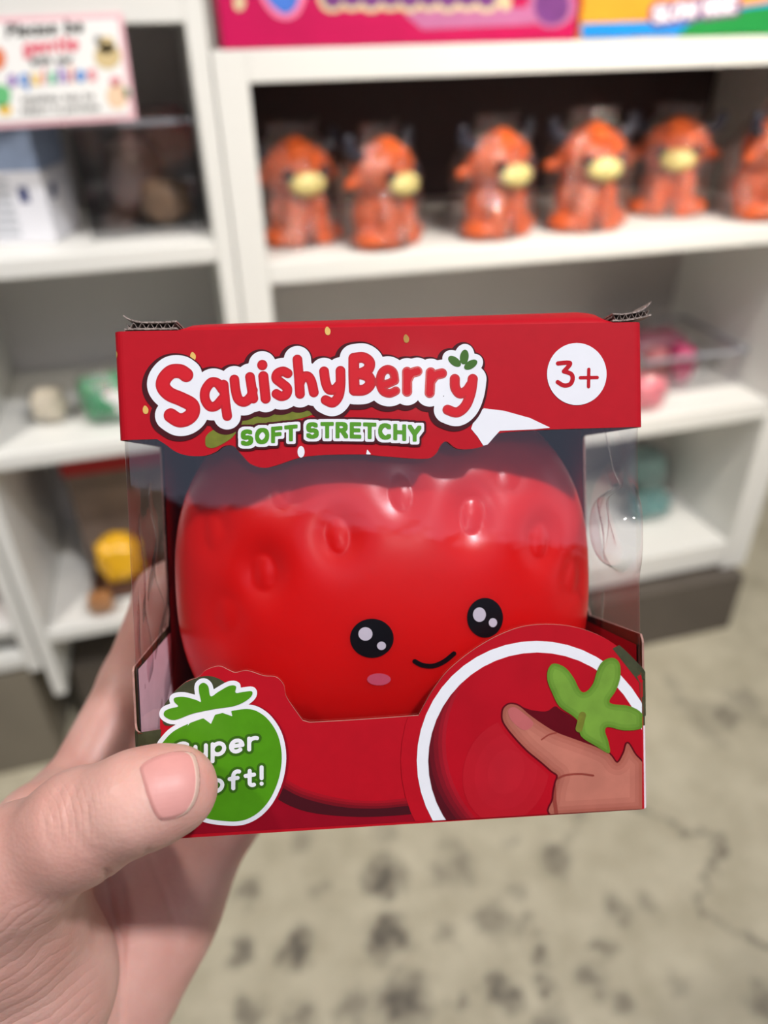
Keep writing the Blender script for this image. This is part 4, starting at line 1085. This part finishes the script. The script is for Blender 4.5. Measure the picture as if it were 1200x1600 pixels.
flat('printed_banner_border', wob, Yb, 1, cream2, T); flat('printed_banner', d_off(wob, -8), Yb, 2, purp_m, T)
flat('printed_haze_shape', d_poly([(632, 22), (690, 10), (830, 12), (835, 38), (660, 46)]), Yb, .5, lil_m, T)
flat('printed_gem_border', d_ell(862, 10, 38, 34), Yb, 1, lil_m, T); flat('printed_gem', d_ell(862, 9, 28, 30), Yb, 2, purp_m, T)
for x in (374, 790): flat('printed_star', d_ell(x, 4, 9, 13), Yb, 1, cream2, T)
xa, xb = at(903, 45, Yb)[0] + .002, at(1290, 30, Yb)[0]
T = empty('yellow_carton', ((xa + xb) / 2, Yb + .06, za)); tag(T, 'yellow, blue and green toy carton at the top right corner', 'box')
bevel(mk('carton', *box_vf(xa, xb, Yb, Yb + .12, za, za + .15), yel_m, T), .003)
yc = d_poly([(908, -60), (1280, -60), (1280, 60), (908, 60)])
flat('printed_blue_band', d_and(yc, d_poly([(905, 37), (1020, 33), (1080, 22), (1300, -12), (1300, 70), (905, 70)])), Yb, 1, bl2_m, T, zmin=za + .001)
flat('printed_green_hill', d_and(yc, d_poly(cr([(1075, 40), (1120, 24), (1180, 12), (1240, 8), (1300, 10), (1300, 70), (1075, 70)], 4))), Yb, 2, grn_m, T, zmin=za + .001)
SR = d_stroke(write('SLOW RISE', 1022, 33, 13.5, 3.2, end=1148, rise=-.13, gap=.42, shear=.1))
flat('tagline_shadow', d_off(SR, 6), Yb, 3, purp_m, T); flat('tagline_lettering', SR, Yb, 4, wp_m, T)

# --- paper sign hung on the left unit
Ys = .9975
sgp = [(-36, 28), (191, 20), (214, 187), (-24, 202)]
c = at(90, 110, Ys); SG = empty('paper_sign', c); tag(SG, 'paper sign with pink border asking to be gentle, hung on the left shelf unit', 'sign')
pkb = mat('sign_pink_border', (246, 196, 204), .5, .02, 60); sgw = mat('sign_white', (255, 253, 250), .5, .01, 60)
o = flat('sheet', d_poly(sgp), Ys, 0, pkb, SG); solid(o, .0015)
flat('printed_panel', d_off(d_poly(sgp), -9), Ys, 2.6, sgw, SG)
ink = {k: mat('sign_ink_' + k, v, .6, .03, 60) for k, v in dict(black=(70, 68, 66), red=(236, 96, 118), grey=(140, 140, 138), purple=(158, 120, 196), blue=(96, 150, 220), yellow=(248, 208, 100), pink=(240, 150, 160), mint=(130, 206, 170), beige=(222, 198, 146), orange=(240, 130, 84), green=(110, 200, 130), peach=(250, 214, 180)).items()}
flat('lettering', d_stroke(write('Please be', 12, 57, 12, 2.4, end=128, rise=-.07)), Ys, 4, ink['black'], SG, st=.8)
flat('lettering', d_stroke(write('gentle', 38, 83, 13, 2.8, end=120, rise=-.07)), Ys, 4, ink['red'], SG, st=.8)
flat('lettering', d_stroke(write('with our', 49, 101, 7, 1.7, end=112, rise=-.06)), Ys, 4, ink['black'], SG, st=.8)
cx = 14
for ch, kk, w in zip('squishies', ['purple', 'blue', 'yellow', 'pink', 'mint', 'purple', 'orange', 'blue', 'pink'], [16, 17, 17, 7, 15, 17, 7, 17, 15]):
    flat('lettering', d_stroke(write(ch, cx, 133 - .07 * (cx - 14), 14, 2.9)), Ys, 4, ink[kk], SG, st=.8); cx += w + 1.5
flat('lettering', d_stroke(write('squishies may be', 34, 160, 6.5, 1.2, end=146, rise=-.05)), Ys, 4, ink['grey'], SG, st=.8)
flat('lettering', d_stroke(write('subject to purchase', 33, 177, 6.5, 1.2, end=155, rise=-.05)), Ys, 4, ink['grey'], SG, st=.8)
for f, kk in ((d_ell(168, 88, 21, 20), 'beige'), (d_ell(166, 70, 14, 14), 'beige'), (d_ell(153, 62, 6, 7), 'grey'), (d_ell(183, 150, 17, 20), 'peach'), (d_ell(180, 127, 9, 8), 'pink'), (d_ell(198, 145, 5, 9), 'mint'), (d_ell(-4, 92, 13, 18), 'orange'), (d_ell(2, 150, 15, 18), 'green'), (d_ell(8, 172, 11, 9), 'yellow')):
    flat('printed_drawing', f, Ys, 3.4, ink[kk], SG)


# --- soft goods: pouches and lumps
def pouch(name, label, cat, c, r, col, rz=0, group=None, rough=.4, wrap_=True, seed=1, patch=None):
    g = np.random.default_rng(seed); u = empty(name, (c[0], c[1], c[2]), rz); tag(u, label, cat, group)
    V, F = ellipsoid((0, 0, 0), (1, 1, 1), nu=40, nv=24); p = g.random(9) * 6; n = V.copy()
    q = 1 + .06 * np.sin(4 * n[:, 0] + p[0]) * np.sin(5 * n[:, 2] + p[1]) + .05 * np.sin(7 * n[:, 1] + 6 * n[:, 2] + p[2]) + .03 * np.sin(13 * n[:, 0] + 9 * n[:, 2] + p[3])
    V = np.sign(n) * np.abs(n) ** .75 * q[:, None] * np.array(r); V[:, 2] -= V[:, 2].min()
    mk('body', V, F, mat(name + '_skin', col, rough, .15, 40, bump=.2, bscale=60), u, smooth=True, local=True)
    if patch:
        a, b = ellipsoid((patch[0], -r[1] * .92, patch[1]), (patch[2], r[1] * .14, patch[3])); mk('patch', a, b, mat(name + '_patch', patch[4], .45, .05, 40), u, smooth=True, local=True)
    if wrap_:
        mk('wrapper', np.array(V) * np.array([1.12, 1.12, 1.08]) - np.array([0, 0, 0]), F, bag_m, u, smooth=True, local=True)
    return u


def bin_(name, label, x0, x1, y0, y1, z0, z1):
    u = empty(name, ((x0 + x1) / 2, (y0 + y1) / 2, z0)); tag(u, label, 'bin')
    t = .0025; fm = film('clear_bin_plastic', (.985, .985, .99), gain=3.0, rough=.06, bump=.1, bscale=8)
    V, F = join_vf([box_vf(x0, x1, y0, y0 + t, z0, z1), box_vf(x0, x1, y1 - t, y1, z0, z1), box_vf(x0, x0 + t, y0, y1, z0, z1), box_vf(x1 - t, x1, y0, y1, z0, z1), box_vf(x0, x1, y0, y1, z0, z0 + t)])
    mk('tub', V, F, fm, u)
    V, F = join_vf([box_vf(x0 - .004, x1 + .004, y0 - .004, y0 + .001, z1 - .006, z1), box_vf(x0 - .004, x1 + .004, y1 - .001, y1 + .004, z1 - .006, z1), box_vf(x0 - .004, x0 + .001, y0, y1, z1 - .006, z1), box_vf(x1 - .001, x1 + .004, y0, y1, z1 - .006, z1)])
    mk('rim', V, F, mat('frosted_rim', (150, 152, 160), .3, .04, 20), u); return u


# left unit, upper shelf: white carton with blue sleeve, clear bin with two parcels
cx, cy_ = at(30, 400, 1.10)[0], 1.13
K = empty('white_carton', (cx, cy_, .7785), math.radians(-14)); tag(K, 'white carton with grey print and a blue-grey upper half, under the paper sign', 'box')
bevel(mk('carton', *box_vf(-.055, .070, -.05, .05, 0, .085), mat('white_carton', (226, 226, 232), .5, .02, 20), K, local=True), .002)
bevel(mk('sleeve', *box_vf(-.054, .069, -.049, .049, .085, .165), mat('blue_grey_sleeve', (150, 166, 194), .5, .08, 80), K, local=True), .002)
gl_ = mat('grey_print', (168, 172, 178), .5, .04, 40)
for i in range(7): mk('printed_line', *box_vf(-.050, .028, -.0506, -.0499, .010 + .0105 * i, .0150 + .0105 * i), gl_, K, local=True)
mk('printed_mark', *box_vf(.0700, .0706, -.030, -.012, .050, .068), mat('navy_print', (50, 60, 110), .5, .04, 40), K, local=True)
mk('printed_mark', *box_vf(.038, .050, -.0506, -.0499, .050, .068), bpy.data.materials['navy_print'], K, local=True)
bin_('clear_bin', 'clear plastic bin on the upper left shelf, right of the white carton', -.108, .036, 1.06, 1.27, .7785, .915)
pouch('brown_parcel', 'brown paper parcel inside the clear bin on the upper left shelf', 'parcel', (-.008, 1.13, .7815), (.034, .035, .028), (150, 122, 98), wrap_=False, seed=3)
pouch('taupe_parcel', 'taupe soft parcel at the back of the upper left clear bin', 'parcel', (-.048, 1.21, .7815), (.042, .04, .050), (120, 108, 106), wrap_=False, seed=4)

# left unit, middle shelf
q = at(142, 655, 1.06); pouch('green_toy', 'green round toy with a white belly in clear wrap, left of the red box', 'toy', (q[0] + .028, 1.08, .5208), (.038, .034, .034), (22, 146, 88), seed=5, patch=(.014, .035, .022, .020, (240, 240, 234)))
q = at(88, 655, 1.06); pouch('cream_toy', 'cream soft toy in clear wrap beside the green round toy', 'toy', (q[0] - .012, 1.10, .5208), (.024, .026, .024), (214, 204, 180), seed=6)
# left unit, bottom shelf
q = at(160, 800, 1.14)
K = empty('taupe_carton', (q[0] + .03, 1.20, .2005)); tag(K, 'taupe carton with a red top on the bottom left shelf', 'box')
bevel(mk('carton', *box_vf(-.075, .09, -.05, .05, 0, .20), mat('taupe_carton', (128, 110, 98), .5, .15, 30), K, local=True), .002); bevel(mk('lid', *box_vf(-.078, .093, -.053, .053, .195, .262), mat('red_lid', (186, 16, 22), .4, .05, 30), K, local=True), .002)
q = at(186, 900, 1.06); pouch('gold_pouch', 'golden yellow foil pouch on the bottom left shelf', 'pouch', (q[0] + .006, 1.08, .226), (.036, .028, .042), (236, 178, 30), rough=.25, wrap_=False, seed=7)
q = at(160, 925, 1.04); pouch('amber_pouch', 'small amber pouch in front of the golden pouch', 'pouch', (q[0] - .004, 1.026, .2005), (.020, .016, .02), (190, 124, 50), rough=.3, seed=8)
mk_t = empty('brown_tray', (at(190, 960, 1.06)[0] + .02, 1.085, .2005)); tag(mk_t, 'dark brown display tray under the golden pouch', 'tray')
mk('tray', *join_vf([box_vf(-.055, .075, -.028, .05, 0, .004), box_vf(-.055, .075, -.028, -.025, 0, .024), box_vf(-.055, -.052, -.028, .05, 0, .024), box_vf(.072, .075, -.028, .05, 0, .024), box_vf(-.055, .075, .047, .05, 0, .024)]), mat('brown_card', (96, 62, 46), .6, .08, 30), mk_t, local=True)
# far-left unit
q = at(-8, 955, 1.05); pouch('pink_pouch', 'pink pouch at the left edge of the photo on the far-left unit', 'pouch', (q[0] - .045, 1.07, .2265), (.045, .035, .05), (216, 110, 140), seed=9)
# right unit, middle shelf
bin_('clear_bin', 'clear plastic bin of pink goods on the right unit, behind the box corner', .768, .972, 1.08, 1.27, .4285, .500)
pouch('magenta_pouch', 'small magenta pouch inside the clear bin at right', 'pouch', (.868, 1.115, .4315), (.024, .022, .036), (176, 40, 96), wrap_=False, seed=10)
pouch('crimson_pouch', 'dull crimson pouch in the middle of the right-hand clear bin', 'pouch', (.812, 1.12, .4315), (.026, .024, .036), (150, 74, 80), wrap_=False, seed=11)
pouch('plum_pouch', 'plum coloured pouch at the back of the right-hand clear bin', 'pouch', (.86, 1.20, .4315), (.07, .035, .036), (120, 70, 86), wrap_=False, seed=12)
q = at(1016, 610, 1.05); pouch('pink_toy', 'pale pink soft toy peeping out right of the red box lid', 'toy', (q[0] - .014, 1.042, .4285), (.034, .026, .030), (240, 132, 144), seed=13)
# right unit, bottom shelf
q = at(1016, 815, 1.14); pouch('teal_pouch', 'teal pouch on the bottom right shelf beside the clear box window', 'pouch', (q[0] - .02, 1.13, .1155), (.045, .03, .030), (96, 150, 146), seed=15)
q = at(1010, 770, 1.22); pouch('pale_teal_pouch', 'pale teal pouch standing behind the teal pouch', 'pouch', (q[0] - .02, 1.215, .1155), (.045, .03, .055), (120, 160, 154), seed=16)
# on top of the left unit
for nm, lb, x0, x1, col in (('blue_carton', 'blue and white carton on top of the left unit above the sign', 25, 133, (86, 140, 220)), ('coral_carton', 'coral carton on top of the left unit, right of the blue one', 142, 198, (240, 150, 130)), ('magenta_packet', 'small magenta packet on top of the left unit', 204, 246, (220, 70, 140)), ('cream_packet', 'cream packet at the right end of the left unit top', 262, 303, (206, 196, 160))):
    a = at(x0, 12, 1.03)[0]; b = at(x1, 12, 1.03)[0]
    K = empty(nm, ((a + b) / 2, 1.06, 1.0455)); tag(K, lb, 'box'); bevel(mk('carton', *box_vf(a, b, 1.03, 1.09, 1.0455, 1.16), mat(nm, col, .45, .1, 30), K), .002)
    mk('printed_band', *box_vf(a + .004, b - .004, 1.0292, 1.0301, 1.075, 1.10), wp_m, K)
